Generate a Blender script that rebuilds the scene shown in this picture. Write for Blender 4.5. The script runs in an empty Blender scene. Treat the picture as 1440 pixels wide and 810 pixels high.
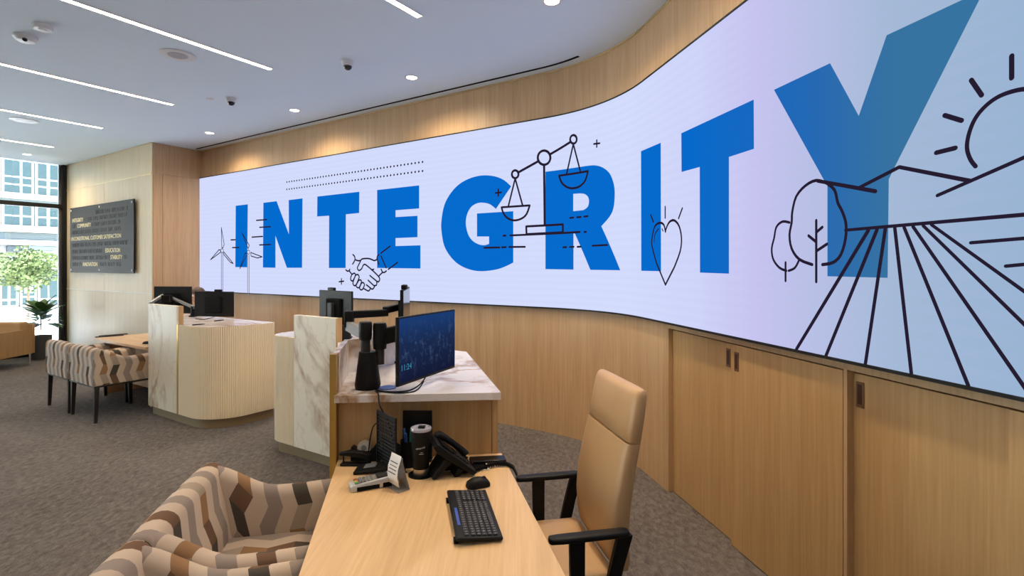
import bpy, bmesh, math, random
from mathutils import Vector, Matrix
from mathutils.geometry import tessellate_polygon
random.seed(7)
SC = bpy.context.scene
COL = SC.collection
# ------------------------------------------------------------------ camera, world, sun, exposure
F, CX, HY, EYE = 743.0, 720.0, 375.0, 1.7          # focal length in px, principal column, horizon row, eye height
cam = bpy.data.cameras.new('camera'); cam.sensor_width = 36.0; cam.lens = F/1440*36
cam.shift_y = -(405-HY)/1440; cam.clip_start = 0.05; cam.clip_end = 400
co = bpy.data.objects.new('camera', cam); COL.objects.link(co)
co.location = (0, 0, EYE); co.rotation_euler = (math.pi/2, 0, 0); SC.camera = co
wd = bpy.data.worlds.new('world'); SC.world = wd; wd.use_nodes = True
_n = wd.node_tree.nodes; _bg = _n['Background']
_sky = _n.new('ShaderNodeTexSky'); _sky.sky_type = 'NISHITA'; _sky.sun_disc = False
_sky.sun_elevation = math.radians(52); _sky.sun_rotation = math.radians(120)
wd.node_tree.links.new(_sky.outputs[0], _bg.inputs[0]); _bg.inputs[1].default_value = 2.6
sun = bpy.data.lights.new('sun', 'SUN'); sun.energy = 64.0; sun.angle = 0.01; sun.color = (1, .96, .9)
so = bpy.data.objects.new('sun', sun); COL.objects.link(so)
so.rotation_euler = Vector((.05, .52, -.85)).to_track_quat('-Z', 'Y').to_euler()
vs = SC.view_settings; vs.view_transform = 'Standard'; vs.look = 'None'; vs.gamma = 1; vs.use_curve_mapping = False
vs.exposure = 0.0
SC.cycles.max_bounces = 8; SC.cycles.diffuse_bounces = 5; SC.cycles.caustics_reflective = False; SC.cycles.caustics_refractive = False
SC.cycles.sample_clamp_indirect = 6.0
STRIP_E, SPOT_W, SCREEN_E = 36.0, 130.0, 0.84
# ------------------------------------------------------------------ building axes (plan)
def unit(x, y): l = math.hypot(x, y); return Vector((x/l, y/l))
A = unit(-.2046, 1)            # along the right-hand wall and the near desk, going away
R = Vector((A.y, -A.x))        # to the right of A
C = unit(.646, 1)              # along the lights, going away
B = Vector((C.y, -C.x))        # along the screen wall, towards the right
CEIL = 3.70; SB, ST = 1.272, 3.228      # ceiling, screen bottom, screen top
def atz(px, py, z):            # photo pixel + height -> place
    d = (EYE-z)*F/(py-HY); return Vector(((px-CX)/F*d, d, z))
def atd(px, py, d): return Vector(((px-CX)/F*d, d, EYE-(py-HY)/F*d))
def v3(p, z): return Vector((p[0], p[1], z))
# ------------------------------------------------------------------ materials
MATS = {}
def mat(name, col=(.8,.8,.8), rough=.5, metal=0., emis=None, es=0., spec=.5, coat=0., alpha=None):
    m = bpy.data.materials.new(name); m.use_nodes = True; MATS[name] = m
    b = m.node_tree.nodes['Principled BSDF']
    b.inputs['Base Color'].default_value = (*col, 1); b.inputs['Roughness'].default_value = rough
    b.inputs['Metallic'].default_value = metal; b.inputs['Specular IOR Level'].default_value = spec
    if coat: b.inputs['Coat Weight'].default_value = coat; b.inputs['Coat Roughness'].default_value = .15
    if emis: b.inputs['Emission Color'].default_value = (*emis, 1); b.inputs['Emission Strength'].default_value = es
    return m
class NT:
    def __init__(s, m): s.t = m.node_tree; s.n = s.t.nodes; s.l = s.t.links; s.b = s.n.get('Principled BSDF')
    def new(s, k, **kw):
        x = s.n.new(k)
        for a, v in kw.items(): setattr(x, a, v)
        return x
    def link(s, a, b): s.l.new(a, b)
    def val(s, sock, v):
        if isinstance(v, (int, float, tuple)): sock.default_value = v
        else: s.link(v, sock)
    def math(s, op, a, b=0., c=None):
        x = s.new('ShaderNodeMath', operation=op); s.val(x.inputs[0], a); s.val(x.inputs[1], b)
        if c is not None: s.val(x.inputs[2], c)
        return x.outputs[0]
    def coord(s, kind='Object', scale=(1,1,1), rot=(0,0,0)):
        t = s.new('ShaderNodeTexCoord'); mp = s.new('ShaderNodeMapping')
        mp.inputs['Scale'].default_value = scale; mp.inputs['Rotation'].default_value = rot
        s.link(t.outputs[kind], mp.inputs[0]); return mp.outputs[0]
    def noise(s, vec, scale=5, detail=3, rough=.5, dist=0.):
        x = s.new('ShaderNodeTexNoise'); s.link(vec, x.inputs['Vector'])
        x.inputs['Scale'].default_value = scale; x.inputs['Detail'].default_value = detail
        x.inputs['Roughness'].default_value = rough; x.inputs['Distortion'].default_value = dist
        return x.outputs[0]
    def ramp(s, fac, stops, const=False):
        x = s.new('ShaderNodeValToRGB'); e = x.color_ramp.elements
        if const: x.color_ramp.interpolation = 'CONSTANT'
        while len(e) < len(stops): e.new(.5)
        for k, (p, c) in enumerate(stops): e[k].position = p; e[k].color = (*c, 1)
        s.val(x.inputs[0], fac); return x.outputs[0]
    def mix(s, f, a, b, kind='MIX'):
        x = s.new('ShaderNodeMix', data_type='RGBA', blend_type=kind)
        s.val(x.inputs[0], f)
        for k, q in ((6, a), (7, b)):
            if isinstance(q, tuple): x.inputs[k].default_value = (*q, 1)
            else: s.link(q, x.inputs[k])
        return x.outputs[2]
    def bump(s, h, strength=.2, dist=.01):
        x = s.new('ShaderNodeBump'); x.inputs['Strength'].default_value = strength; x.inputs['Distance'].default_value = dist
        s.link(h, x.inputs['Height']); s.link(x.outputs[0], s.b.inputs['Normal'])
def wood(name, dark, light, grain='z', rough=.45, rot=0.):
    m = mat(name, light, rough); n = NT(m)
    sc = {'z': (70, 70, 2.2), 'y': (75, 2.6, 60), 'x': (2.6, 75, 60)}[grain]
    co = n.coord('Object', sc, (0, 0, rot))
    f1 = n.noise(co, 1.0, 3, .6); co2 = n.coord('Object', tuple(q*.16 for q in sc), (0, 0, rot)); f2 = n.noise(co2, 1., 2, .5)
    f = n.math('ADD', n.math('MULTIPLY', f1, .62), n.math('MULTIPLY', f2, .38))
    n.link(n.ramp(f, [(.34, dark), (.66, light)]), n.b.inputs['Base Color']); n.bump(f1, .06, .003)
    return m
wood('oak_wall', (.46,.29,.15), (.595,.40,.22))
wood('oak_desk', (.61,.385,.18), (.745,.505,.262), 'y', .38, -math.atan2(.2046, 1))
wood('oak_desk_far', (.55,.35,.18), (.70,.48,.28), 'x', .38)
wood('oak_panel', (.42,.25,.10), (.54,.345,.155))
wood('oak_pale', (.66,.54,.34), (.78,.66,.43), 'z', .42)
wood('pull_wood', (.13,.055,.022), (.2,.09,.035), 'z', .5)
mat('pull_dark', (.045,.014,.006), .6)
mat('ceiling_paint', (.79,.90,.98), .9)
mat('plain_wall', (.82,.80,.76), .9)
mat('trim_gold', (.72,.56,.30), .35, .6); mat('trim_pale', (.86,.80,.66), .45)
mat('gold', (.52,.33,.085), .38, .85)
mat('bronze', (.27,.19,.10), .5, .3)
mat('black', (.006,.006,.0065), .5, spec=.2); mat('black_matte', (.005,.005,.0055), .8, spec=.1); mat('black_gloss', (.004,.004,.005), .3, spec=.25)
mat('frame_black', (.008,.009,.009), .5, spec=.25)
mat('dark_grey', (.025,.025,.027), .5, spec=.25); mat('mid_grey', (.22,.22,.22), .45); mat('silver', (.55,.54,.52), .3, .8)
mat('grille_grey', (.45,.45,.45), .7); mat('white', (.82,.81,.8), .45); mat('white_plastic', (.78,.78,.77), .4)
mat('display_off', (.004,.004,.006), .12, spec=.8); mat('lens', (.01,.01,.012), .08)
mat('plaque', (.026,.028,.030), .6, spec=.2); mat('plaque_dark_text', (.012,.013,.014), .6, spec=.2)
mat('plaque_gold_text', (.85,.72,.40), .35, .35)
mat('strip_light', (1,1,1), .5, emis=(1,.76,.50), es=STRIP_E)
mat('spot_light', (1,1,1), .5, emis=(1,.84,.66), es=14.)
mat('leaf', (.075,.17,.05), .45); mat('leaf_outdoor', (.052,.072,.027), .7, spec=.1); mat('bark', (.11,.075,.05), .9)
mat('pot', (.045,.047,.05), .55); mat('soil', (.04,.028,.02), .95)
mat('black_leg', (.012,.009,.008), .35)
mat('green_key', (.05,.3,.1), .5); mat('yellow_key', (.6,.42,.06), .5); mat('red_key', (.45,.06,.03), .5)
mat('blue_pad', (.035,.11,.42), .5); mat('blue_folder', (.16,.18,.50), .35); mat('blue_bar', (.03,.08,.40), .4)
mat('pen_blue', (.02,.09,.35), .4); mat('pen_green', (.02,.25,.14), .4)
mat('paper', (.85,.84,.81), .7); mat('print', (.12,.12,.12), .8)
mat('tape', (.62,.56,.44), .4)
mat('lid', (.45,.44,.52), .15, .3)
mat('steel', (.55,.5,.43), .28, .9)
mat('pavement', (.86,.81,.73), .9); mat('road', (.30,.30,.30), .9)
mat('stone', (.085,.085,.085), .85); mat('facade', (.052,.070,.076), .7); mat('sash', (.135,.14,.142), .6)
mat('outside_glass', (.013,.026,.030), .4, spec=.15); mat('sign_dark', (.02,.026,.03), .6, spec=.1); mat('notice', (.2,.3,.2), .6)
mat('key_cap', (.028,.028,.032), .45); mat('key_legend', (.35,.35,.38), .6)
def leather():
    m = mat('tan_leather', (.50,.315,.15), .42); n = NT(m); c = n.coord('Object', (1,1,1))
    f = n.noise(c, 320, 2, .5); g = n.noise(c, 6, 3, .5)
    n.link(n.mix(g, (.46,.285,.13), (.55,.35,.175)), n.b.inputs['Base Color']); n.bump(f, .12, .002)
leather()
wood('sofa_tan', (.36,.21,.09), (.46,.28,.125), 'z', .5)
def carpet():
    m = mat('carpet', (.1,.09,.08), .95, spec=.1); n = NT(m); c = n.coord('Object', (1,1,1)); c2 = n.coord('Object', (1, .55, 1), (0,0,.5))
    f1 = n.noise(c, 160, 3, .7); f2 = n.noise(c2, 30, 4, .7, .5); f3 = n.noise(c, 1.1, 3, .5)
    f = n.math('ADD', n.math('MULTIPLY', f1, .38), n.math('ADD', n.math('MULTIPLY', f2, .47), n.math('MULTIPLY', f3, .15)))
    n.link(n.ramp(f, [(.36, (.07,.058,.05)), (.5, (.152,.134,.121)), (.66, (.25,.226,.208))]), n.b.inputs['Base Color'])
    n.bump(f1, .5, .01)
carpet()
def marble(name, c0, c1, ro):
    m = mat(name, (.8,.76,.68), ro); n = NT(m); c = n.coord('Object', (1, 1, .55), (0, .5, .3))
    d = n.noise(c, 1.6, 4, .6)
    def vein(scale, width, off):
        x = n.noise(n.coord('Object', (1,1,.6), (off, .6, off*2)), scale, 5, .55, .9)
        return n.math('SUBTRACT', 1., n.math('MINIMUM', n.math('MULTIPLY', n.math('ABSOLUTE', n.math('SUBTRACT', x, .5)), width), 1.))
    v = n.math('MULTIPLY', vein(1.15, 26., .4), n.ramp(d, [(.36, (0,0,0)), (.58, (1,1,1))]))
    v2 = n.math('MULTIPLY', vein(3.0, 40., 1.3), .2)
    f = n.math('MINIMUM', n.math('ADD', n.math('MULTIPLY', v, .85), v2), 1.)
    base = n.mix(d, c0, c1)
    n.link(n.mix(f, base, (.33,.18,.055)), n.b.inputs['Base Color'])
marble('marble', (.86,.785,.63), (.82,.75,.61), .4); marble('marble_top', (.74,.715,.715), (.69,.665,.67), .25)
mat('fluted_white', (.86,.745,.55), .5)
def fabric():
    m = mat('zigzag_fabric', (.6,.5,.4), .9, spec=.15); n = NT(m)
    u = n.new('ShaderNodeUVMap'); sp = n.new('ShaderNodeSeparateXYZ'); n.link(u.outputs[0], sp.inputs[0])
    H, P = .105, .064
    w = n.math('ADD', sp.outputs[0], n.math('MULTIPLY', n.math('PINGPONG', sp.outputs[1], H), .34))
    idx = n.math('MODULO', n.math('FLOOR', n.math('DIVIDE', n.math('ADD', w, 8.2), P)), 4.)
    per = n.math('MODULO', n.math('FLOOR', n.math('DIVIDE', n.math('ADD', w, 8.2), P*4)), 2.)
    seg = n.math('MODULO', n.math('ADD', n.math('FLOOR', n.math('DIVIDE', n.math('ADD', sp.outputs[1], H*12), H)), n.math('MULTIPLY', per, 2.)), 4.)
    a = n.ramp(n.math('DIVIDE', n.math('ADD', idx, .5), 4.), [(0, (.60,.48,.37)), (.25, (.285,.232,.205)), (.5, (.56,.45,.355)), (.75, (.35,.28,.22))], True)
    b = n.ramp(n.math('DIVIDE', n.math('ADD', seg, .5), 4.), [(0, (.125,.055,.022)), (.25, (.03,.024,.016)), (.5, (.36,.29,.22)), (.75, (.27,.135,.05))], True)
    col = n.mix(n.math('GREATER_THAN', idx, 2.5), a, b)
    f = n.noise(n.coord('UV', (1,1,1)), 500, 2, .6)
    n.link(n.mix(n.math('MULTIPLY', f, .35), col, (.30,.26,.22)), n.b.inputs['Base Color']); n.bump(f, .15, .002)
fabric()
def glassy(name, tint=(1,1,1), refl=.06, rough=.02, veil=0.):
    m = bpy.data.materials.new(name); m.use_nodes = True; MATS[name] = m; t = m.node_tree; t.nodes.clear()
    o = t.nodes.new('ShaderNodeOutputMaterial'); tr = t.nodes.new('ShaderNodeBsdfTransparent'); tr.inputs[0].default_value = (*tint, 1)
    g = t.nodes.new('ShaderNodeBsdfGlossy'); g.inputs['Roughness'].default_value = rough
    fr = t.nodes.new('ShaderNodeFresnel'); fr.inputs[0].default_value = 1.45
    mx = t.nodes.new('ShaderNodeMixShader'); t.links.new(fr.outputs[0], mx.inputs[0]); t.links.new(tr.outputs[0], mx.inputs[1]); t.links.new(g.outputs[0], mx.inputs[2])
    out = mx
    if veil:
        df = t.nodes.new('ShaderNodeBsdfDiffuse'); df.inputs[0].default_value = (.8,.78,.74,1)
        m2 = t.nodes.new('ShaderNodeMixShader'); m2.inputs[0].default_value = veil
        t.links.new(mx.outputs[0], m2.inputs[1]); t.links.new(df.outputs[0], m2.inputs[2]); out = m2
    t.links.new(out.outputs[0], o.inputs[0])
glassy('window_glass', (.93,.97,.97)); glassy('acrylic', (.9,.88,.85), veil=.25)
def emitter(name, build):
    m = bpy.data.materials.new(name); m.use_nodes = True; MATS[name] = m; n = NT(m); n.n.clear()
    o = n.new('ShaderNodeOutputMaterial'); e = n.new('ShaderNodeEmission'); n.link(e.outputs[0], o.inputs[0])
    c = build(n)
    if isinstance(c, tuple): e.inputs[0].default_value = (*c, 1)
    else: n.link(c, e.inputs[0])
    e.inputs[1].default_value = SCREEN_E
# the picture on the display: pale lilac, off-axis dimming and blue shift painted into its right-hand end (UV = metres along the wall, height)
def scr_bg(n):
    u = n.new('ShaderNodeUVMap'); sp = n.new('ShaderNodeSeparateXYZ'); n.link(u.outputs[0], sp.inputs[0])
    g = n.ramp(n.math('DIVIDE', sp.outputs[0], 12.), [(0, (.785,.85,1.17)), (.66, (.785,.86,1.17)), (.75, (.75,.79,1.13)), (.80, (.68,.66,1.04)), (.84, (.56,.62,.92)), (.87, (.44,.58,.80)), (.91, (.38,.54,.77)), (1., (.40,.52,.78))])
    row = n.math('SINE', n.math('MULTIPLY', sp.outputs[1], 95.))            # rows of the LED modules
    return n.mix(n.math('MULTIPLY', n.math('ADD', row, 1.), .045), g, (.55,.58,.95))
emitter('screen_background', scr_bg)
def scr_blue(n):
    u = n.new('ShaderNodeUVMap'); sp = n.new('ShaderNodeSeparateXYZ'); n.link(u.outputs[0], sp.inputs[0])
    return n.ramp(n.math('DIVIDE', sp.outputs[0], 12.), [(0, (.001,.178,.74)), (.74, (.002,.172,.72)), (.80, (.010,.165,.62)), (.835, (.022,.168,.54)), (.87, (.045,.20,.42)), (1., (.05,.23,.42))])
emitter('screen_blue', scr_blue)
emitter('screen_ink', lambda n: (.022,.014,.035))
def desktop_img(n):
    c = n.coord('Object', (1,1,1)); f = n.noise(n.coord('Object', (1, 1, .8)), 26, 5, .75); g = n.noise(c, 5, 3, .6)
    sp = n.new('ShaderNodeSeparateXYZ'); n.link(c, sp.inputs[0])
    base = n.ramp(n.math('MULTIPLY_ADD', sp.outputs[2], 2.6, .5), [(.05, (.008,.010,.035)), (.55, (.012,.026,.085)), (.95, (.012,.055,.21))])
    li = n.math('MULTIPLY', n.ramp(f, [(.52, (0,0,0)), (.75, (1,1,1))]), n.ramp(n.math('MULTIPLY_ADD', n.math('ABSOLUTE', sp.outputs[2]), -5.5, 1.), [(.1, (0,0,0)), (.7, (1,1,1))]))
    return n.mix(n.math('MULTIPLY', li, .55), base, (.10,.17,.35))
emitter('desktop_picture', desktop_img)
emitter('clock_digits', lambda n: (.05,.26,.42))
# ------------------------------------------------------------------ mesh helpers
class MB:
    def __init__(s): s.v = []; s.f = []; s.uv = []
    def add(s, vs, fs, uvs=None):
        o = len(s.v); s.v += [tuple(p) for p in vs]; s.f += [tuple(i+o for i in f) for f in fs]
        if uvs: s.uv += uvs
        return s
    def box(s, x0, x1, y0, y1, z0, z1, M=None):
        p = [Vector(q) for q in ((x0,y0,z0),(x1,y0,z0),(x1,y1,z0),(x0,y1,z0),(x0,y0,z1),(x1,y0,z1),(x1,y1,z1),(x0,y1,z1))]
        if M is not None: p = [M @ q for q in p]
        return s.add(p, [(0,3,2,1),(4,5,6,7),(0,1,5,4),(1,2,6,5),(2,3,7,6),(3,0,4,7)])
    def cbox(s, c, size, rz=0., rx=0., ry=0.):
        M = Matrix.Translation(c) @ Matrix.Rotation(rz, 4, 'Z') @ Matrix.Rotation(rx, 4, 'X') @ Matrix.Rotation(ry, 4, 'Y')
        a, b, c_ = (q/2 for q in size); return s.box(-a, a, -b, b, -c_, c_, M)
    def prism(s, poly, z0, z1):
        n = len(poly); vs = [v3(p, z0) for p in poly]+[v3(p, z1) for p in poly]
        t = tessellate_polygon([[v3(p, 0) for p in poly]])
        return s.add(vs, [tuple(q) for q in t]+[tuple(i+n for i in q) for q in t]+[(i, (i+1) % n, n+(i+1) % n, n+i) for i in range(n)])
    def cyl(s, p0, p1, r0, r1=None, n=14):
        r1 = r0 if r1 is None else r1; p0 = Vector(p0); p1 = Vector(p1); q = (p1-p0).to_track_quat('Z', 'Y')
        vs = []
        for p, r in ((p0, r0), (p1, r1)):
            for k in range(n): a = 2*math.pi*k/n; vs.append(p+q @ Vector((r*math.cos(a), r*math.sin(a), 0)))
        return s.add(vs, [tuple(range(n-1, -1, -1)), tuple(range(n, 2*n))]+[(k, (k+1) % n, n+(k+1) % n, n+k) for k in range(n)])
    def tube(s, pts, r, n=8):
        pts = [Vector(p) for p in pts]; vs = []; up = Vector((0, 0, 1))
        for i, p in enumerate(pts):
            t = (pts[min(i+1, len(pts)-1)]-pts[max(i-1, 0)]).normalized()
            x = t.cross(up); x = x.normalized() if x.length > 1e-3 else Vector((1, 0, 0)); y = x.cross(t)
            rr = r[i] if isinstance(r, (list, tuple)) else r
            for k in range(n): a = 2*math.pi*k/n; vs.append(p+x*rr*math.cos(a)+y*rr*math.sin(a))
        m = len(pts); fs = [tuple(range(n)), tuple(range((m-1)*n, m*n))]
        for i in range(m-1):
            for k in range(n): fs.append((i*n+k, i*n+(k+1) % n, (i+1)*n+(k+1) % n, (i+1)*n+k))
        return s.add(vs, fs)
    def lathe(s, prof, cx=0, cy=0, n=24):
        vs = []; fs = []
        for r, z in prof:
            for k in range(n): a = 2*math.pi*k/n; vs.append((cx+r*math.cos(a), cy+r*math.sin(a), z))
        m = len(prof)
        for i in range(m-1):
            for k in range(n): fs.append((i*n+k, i*n+(k+1) % n, (i+1)*n+(k+1) % n, (i+1)*n+k))
        if prof[0][0] > .01 and prof[-1][0] > .01 and prof[0][0] == prof[-1][0]: fs += [((m-1)*n+k, (m-1)*n+(k+1) % n, (k+1) % n, k) for k in range(n)]   # a ring
        else: fs += [tuple(range(n-1, -1, -1)), tuple(range((m-1)*n, m*n))]
        return s.add(vs, fs)
    def loft(s, rings, closed=True):     # rings: lists of equally many points
        n = len(rings[0]); vs = [p for r in rings for p in r]; fs = []
        for i in range(len(rings)-1):
            for k in range(n if closed else n-1): fs.append((i*n+k, i*n+(k+1) % n, (i+1)*n+(k+1) % n, (i+1)*n+k))
        if closed: fs += [tuple(range(n-1, -1, -1)), tuple(range((len(rings)-1)*n, len(rings)*n))]
        return s.add(vs, fs)
    def sphere(s, c, r, sc=(1,1,1), nu=16, nv=10, z0=-1., z1=1.):
        c = Vector(c); rings = []
        a0, a1 = math.asin(z0), math.asin(z1)
        for j in range(nv+1):
            a = a0+(a1-a0)*j/nv; rr = max(math.cos(a), 1e-3)*r
            rings.append([c+Vector((rr*sc[0]*math.cos(2*math.pi*k/nu), rr*sc[1]*math.sin(2*math.pi*k/nu), r*sc[2]*math.sin(a))) for k in range(nu)])
        return s.loft(rings)
    def mesh(s, name, sharp=38):
        me = bpy.data.meshes.new(name); me.from_pydata(s.v, [], s.f); me.update()
        bm = bmesh.new(); bm.from_mesh(me); bmesh.ops.recalc_face_normals(bm, faces=bm.faces); bm.to_mesh(me); bm.free()
        me.polygons.foreach_set('use_smooth', [True]*len(me.polygons)); me.set_sharp_from_angle(angle=math.radians(sharp))
        return me
    def build(s, name, m, parent=None, bevel=0., seg=2, sharp=38):
        me = s.mesh(name, sharp); me.materials.append(MATS[m]); o = bpy.data.objects.new(name, me); COL.objects.link(o)
        if parent is not None: o.parent = parent
        if bevel:
            md = o.modifiers.new('bevel', 'BEVEL'); md.width = bevel; md.segments = seg; md.limit_method = 'ANGLE'; md.angle_limit = math.radians(40)
        return o
def tag(o, label=None, cat=None, group=None, kind=None):
    for k, q in (('label', label), ('category', cat), ('group', group), ('kind', kind)):
        if q: o[k] = q
    return o
def thing(name, label, cat, loc=(0,0,0), rz=0., group=None):
    o = bpy.data.objects.new(name, None); o.empty_display_size = .1; COL.objects.link(o)
    o.location = loc; o.rotation_euler = (0, 0, rz); return tag(o, label, cat, group)
def struct(o): o['kind'] = 'structure'; return o
def copy_tree(o, parent=None):
    c = o.copy(); COL.objects.link(c); c.parent = parent
    for ch in o.children: copy_tree(ch, c)
    return c
def setloc(o, loc, rz=None):
    o.location = loc
    if rz is not None: o.rotation_euler = (0, 0, rz)
def rz_of(d): return math.atan2(-d[0], d[1])       # turn so that local +Y looks along plan direction d
def uv_from(o, fn):                                 # UV per loop from (co, normal)
    me = o.data; uv = me.uv_layers.new(name='UVMap')
    for p in me.polygons:
        for li in p.loop_indices: uv.data[li].uv = fn(me.vertices[me.loops[li].vertex_index].co, p.normal)
def text_mesh(body, size, name, m, parent, M, extrude=.001, align='LEFT', xs=1.):
    cu = bpy.data.curves.new(name, 'FONT'); cu.body = body; cu.size = size; cu.extrude = extrude; cu.align_x = align; cu.resolution_u = 2
    t = bpy.data.objects.new(name, cu); COL.objects.link(t)
    me = bpy.data.meshes.new_from_object(t.evaluated_get(bpy.context.evaluated_depsgraph_get())); me.name = name
    bpy.data.objects.remove(t); bpy.data.curves.remove(cu)
    me.transform(M @ Matrix.Diagonal((xs, 1, 1, 1))); me.materials.clear(); me.materials.append(MATS[m])
    o = bpy.data.objects.new(name, me); COL.objects.link(o); o.parent = parent; return o
# ------------------------------------------------------------------ the screen wall's plan: straight, bend, straight
L0 = Vector((-5.37, 9.13))
Q1 = Vector((1.1676, 4.035))                        # a point on the right-hand stretch
def isect(p, d, q, e):
    det = d.x*(-e.y)+e.x*d.y; w = q-p; t = (w.x*(-e.y)+e.x*w.y)/det; return p+d*t
PI_ = isect(L0, B, Q1, -A); TL = .716; S1 = (PI_-L0).length-TL
ang = math.acos(max(-1, min(1, B.dot(-A)))); RAD = TL/math.tan(ang/2); SARC = RAD*ang; S2 = S1+SARC
CEN = L0+B*S1+Vector((B.y, -B.x))*RAD
S_END = S2+6.2
def wpos(s, off=0.):            # plan point at arc length s, moved off metres into the room
    if s <= S1: p = L0+B*s; nrm = Vector((B.y, -B.x))
    elif s >= S2: p = PI_-A*(TL+s-S2); nrm = Vector((-A.y, A.x))
    else:
        th = (s-S1)/RAD; n0 = Vector((-B.y, B.x)); c, q = math.cos(-th), math.sin(-th)
        o = Vector((n0.x*c-n0.y*q, n0.x*q+n0.y*c)); p = CEN+o*RAD; nrm = -o
    return p+nrm*off
OFF = .036
_tab = []
_s = 0.
while _s < S_END:
    p = wpos(_s, OFF)
    if p.y < .75: break
    _tab.append((p.x/p.y, _s, p.y)); _s += .02
def s_of(px):
    k = (px-CX)/F
    lo, hi = 0, len(_tab)-1
    if k <= _tab[0][0]: a, b = _tab[0], _tab[1]
    elif k >= _tab[-1][0]: a, b = _tab[-2], _tab[-1]
    else:
        while hi-lo > 1:
            m = (lo+hi)//2
            if _tab[m][0] <= k: lo = m
            else: hi = m
        a, b = _tab[lo], _tab[hi]
    t = (k-a[0])/(b[0]-a[0]); return a[1]+t*(b[1]-a[1])
def sz(px, py):                 # photo pixel -> (metres along the wall, height) on the display's face
    s = s_of(px); return s, EYE-(py-HY)/F*wpos(s, OFF).y
def stations(s0, s1, step=.06):
    r = [s0, s1]+[q for q in (S1, S2) if s0 < q < s1]
    k = S1
    while k < S2:
        if s0 < k < s1: r.append(k)
        k += step
    return sorted(set(round(q, 5) for q in r))
def wband(mb, s0, s1, n0, n1, z0, z1):     # a band that follows the wall
    st = stations(s0, s1)
    return mb.loft([[v3(wpos(s, n0), z0), v3(wpos(s, n1), z0), v3(wpos(s, n1), z1), v3(wpos(s, n0), z1)] for s in st])
S_PIL = s_of(931.6)
# ------------------------------------------------------------------ the room shell
K0 = L0-C*.75                                      # outer corner of the boxed-out bay
WC = Vector((-8.84, 10.48)); WL = 12.0
WEND = WC-C*WL
REAR = [Vector((-11.5, -3.2)), Vector((4.2, -3.2))]
room = [L0+C*.25, WC+C*.3-B*.0, WC-B*.12+C*.3, WEND-B*.12, REAR[0], REAR[1], Vector((2.6, 4.6)), Vector((1.2, 6.0)), Vector((0, 7.3))]
room = [Vector((-5.2, 9.6)), Vector((-8.6, 11.2)), WC-B*.14+C*.2, WEND-B*.14, REAR[0], REAR[1], Vector((2.6, 3.9)), Vector((1.6, 5.6)), Vector((.3, 6.4))]
struct(MB().prism(room, -.12, 0.).build('floor', 'carpet'))
struct(MB().prism(room, CEIL, CEIL+.35).build('ceiling', 'ceiling_paint'))
w = MB(); wband(w, -.05, S_END, -.14, 0, SB-.002, CEIL+.02); wband(w, -.05, S_PIL, -.14, 0, 0, SB)
wall_back = struct(w.build('wall_back', 'oak_wall'))
w = MB()
for p, q in ((K0, WC), ):
    d = (q-p).normalized(); n = Vector((d.y, -d.x)); n = n if n.dot(Vector((0,-1))) > 0 else -n
    w.prism([p, q, q-n*.15, p-n*.15], 0, CEIL+.02)
wall_left = struct(w.build('wall_left', 'oak_pale'))
LD = (WC-K0).normalized(); LN = Vector((LD.y, -LD.x)); LN = LN if LN.dot(Vector((0,-1))) > 0 else -LN
LLEN = (WC-K0).length
for z0, z1 in ((.0, 1.255), (1.275, 3.195), (3.212, CEIL-.012)):        # three tiers of panelling on the boxed-out bay
    for k in range(2):
        a0 = .004+k*LLEN*.5; a1 = (k+1)*LLEN*.5-.001
        p, q = K0+LD*a0, K0+LD*a1
        MB().prism([p, q, q+LN*.012, p+LN*.012], z0, z1).build('panel', 'oak_pale', wall_left)
for z, m, h in ((1.265, 'trim_pale', .02), (3.204, 'trim_gold', .022)):
    MB().prism([K0, WC, WC+LN*.018, K0+LN*.018], z-h/2, z+h/2).build('trim', m, wall_left)
MB().prism([K0, WC, WC+LN*.02, K0+LN*.02], CEIL-.014, CEIL-.002).build('trim', 'trim_gold', wall_left)
w = MB(); w.prism([K0+B*.0, L0, L0-B*.15, K0-B*.15], 0, CEIL+.02)
wall_side = struct(w.build('wall_side', 'oak_wall'))
for a0, a1, z0, z1 in ((.0, .135, 0, 3.2), (.139, .75, 0, 3.2), (.0, .75, 3.204, CEIL-.003)):
    p, q = K0+C*a0, K0+C*a1
    MB().prism([p, q, q+B*.012, p+B*.012], z0, z1).build('panel', 'oak_wall', wall_side)
for nm, p, q in (('wall_front', REAR[0], REAR[1]), ('wall_far_left', WEND, REAR[0]), ('wall_right', REAR[1], Vector((2.55, 4.3)))):  # right-hand wall is unseen, added behind the screen wall against sun leaks
    d = (q-p).normalized(); n = Vector((d.y, -d.x))
    struct(MB().prism([p, q, q+n*.15, p+n*.15], -.1, CEIL+.05).build(nm, 'plain_wall'))
# dark linear diffuser slot and metal bead where ceiling meets the screen wall
sl = MB(); wband(sl, .10, s_of(823), .115, .145, CEIL-.004, CEIL+.01); struct(sl.build('trim_1', 'black_matte'))
sl = MB(); wband(sl, .0, S2+1., .0, .012, CEIL-.012, CEIL-.001); struct(sl.build('trim_2', 'trim_gold'))
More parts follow.
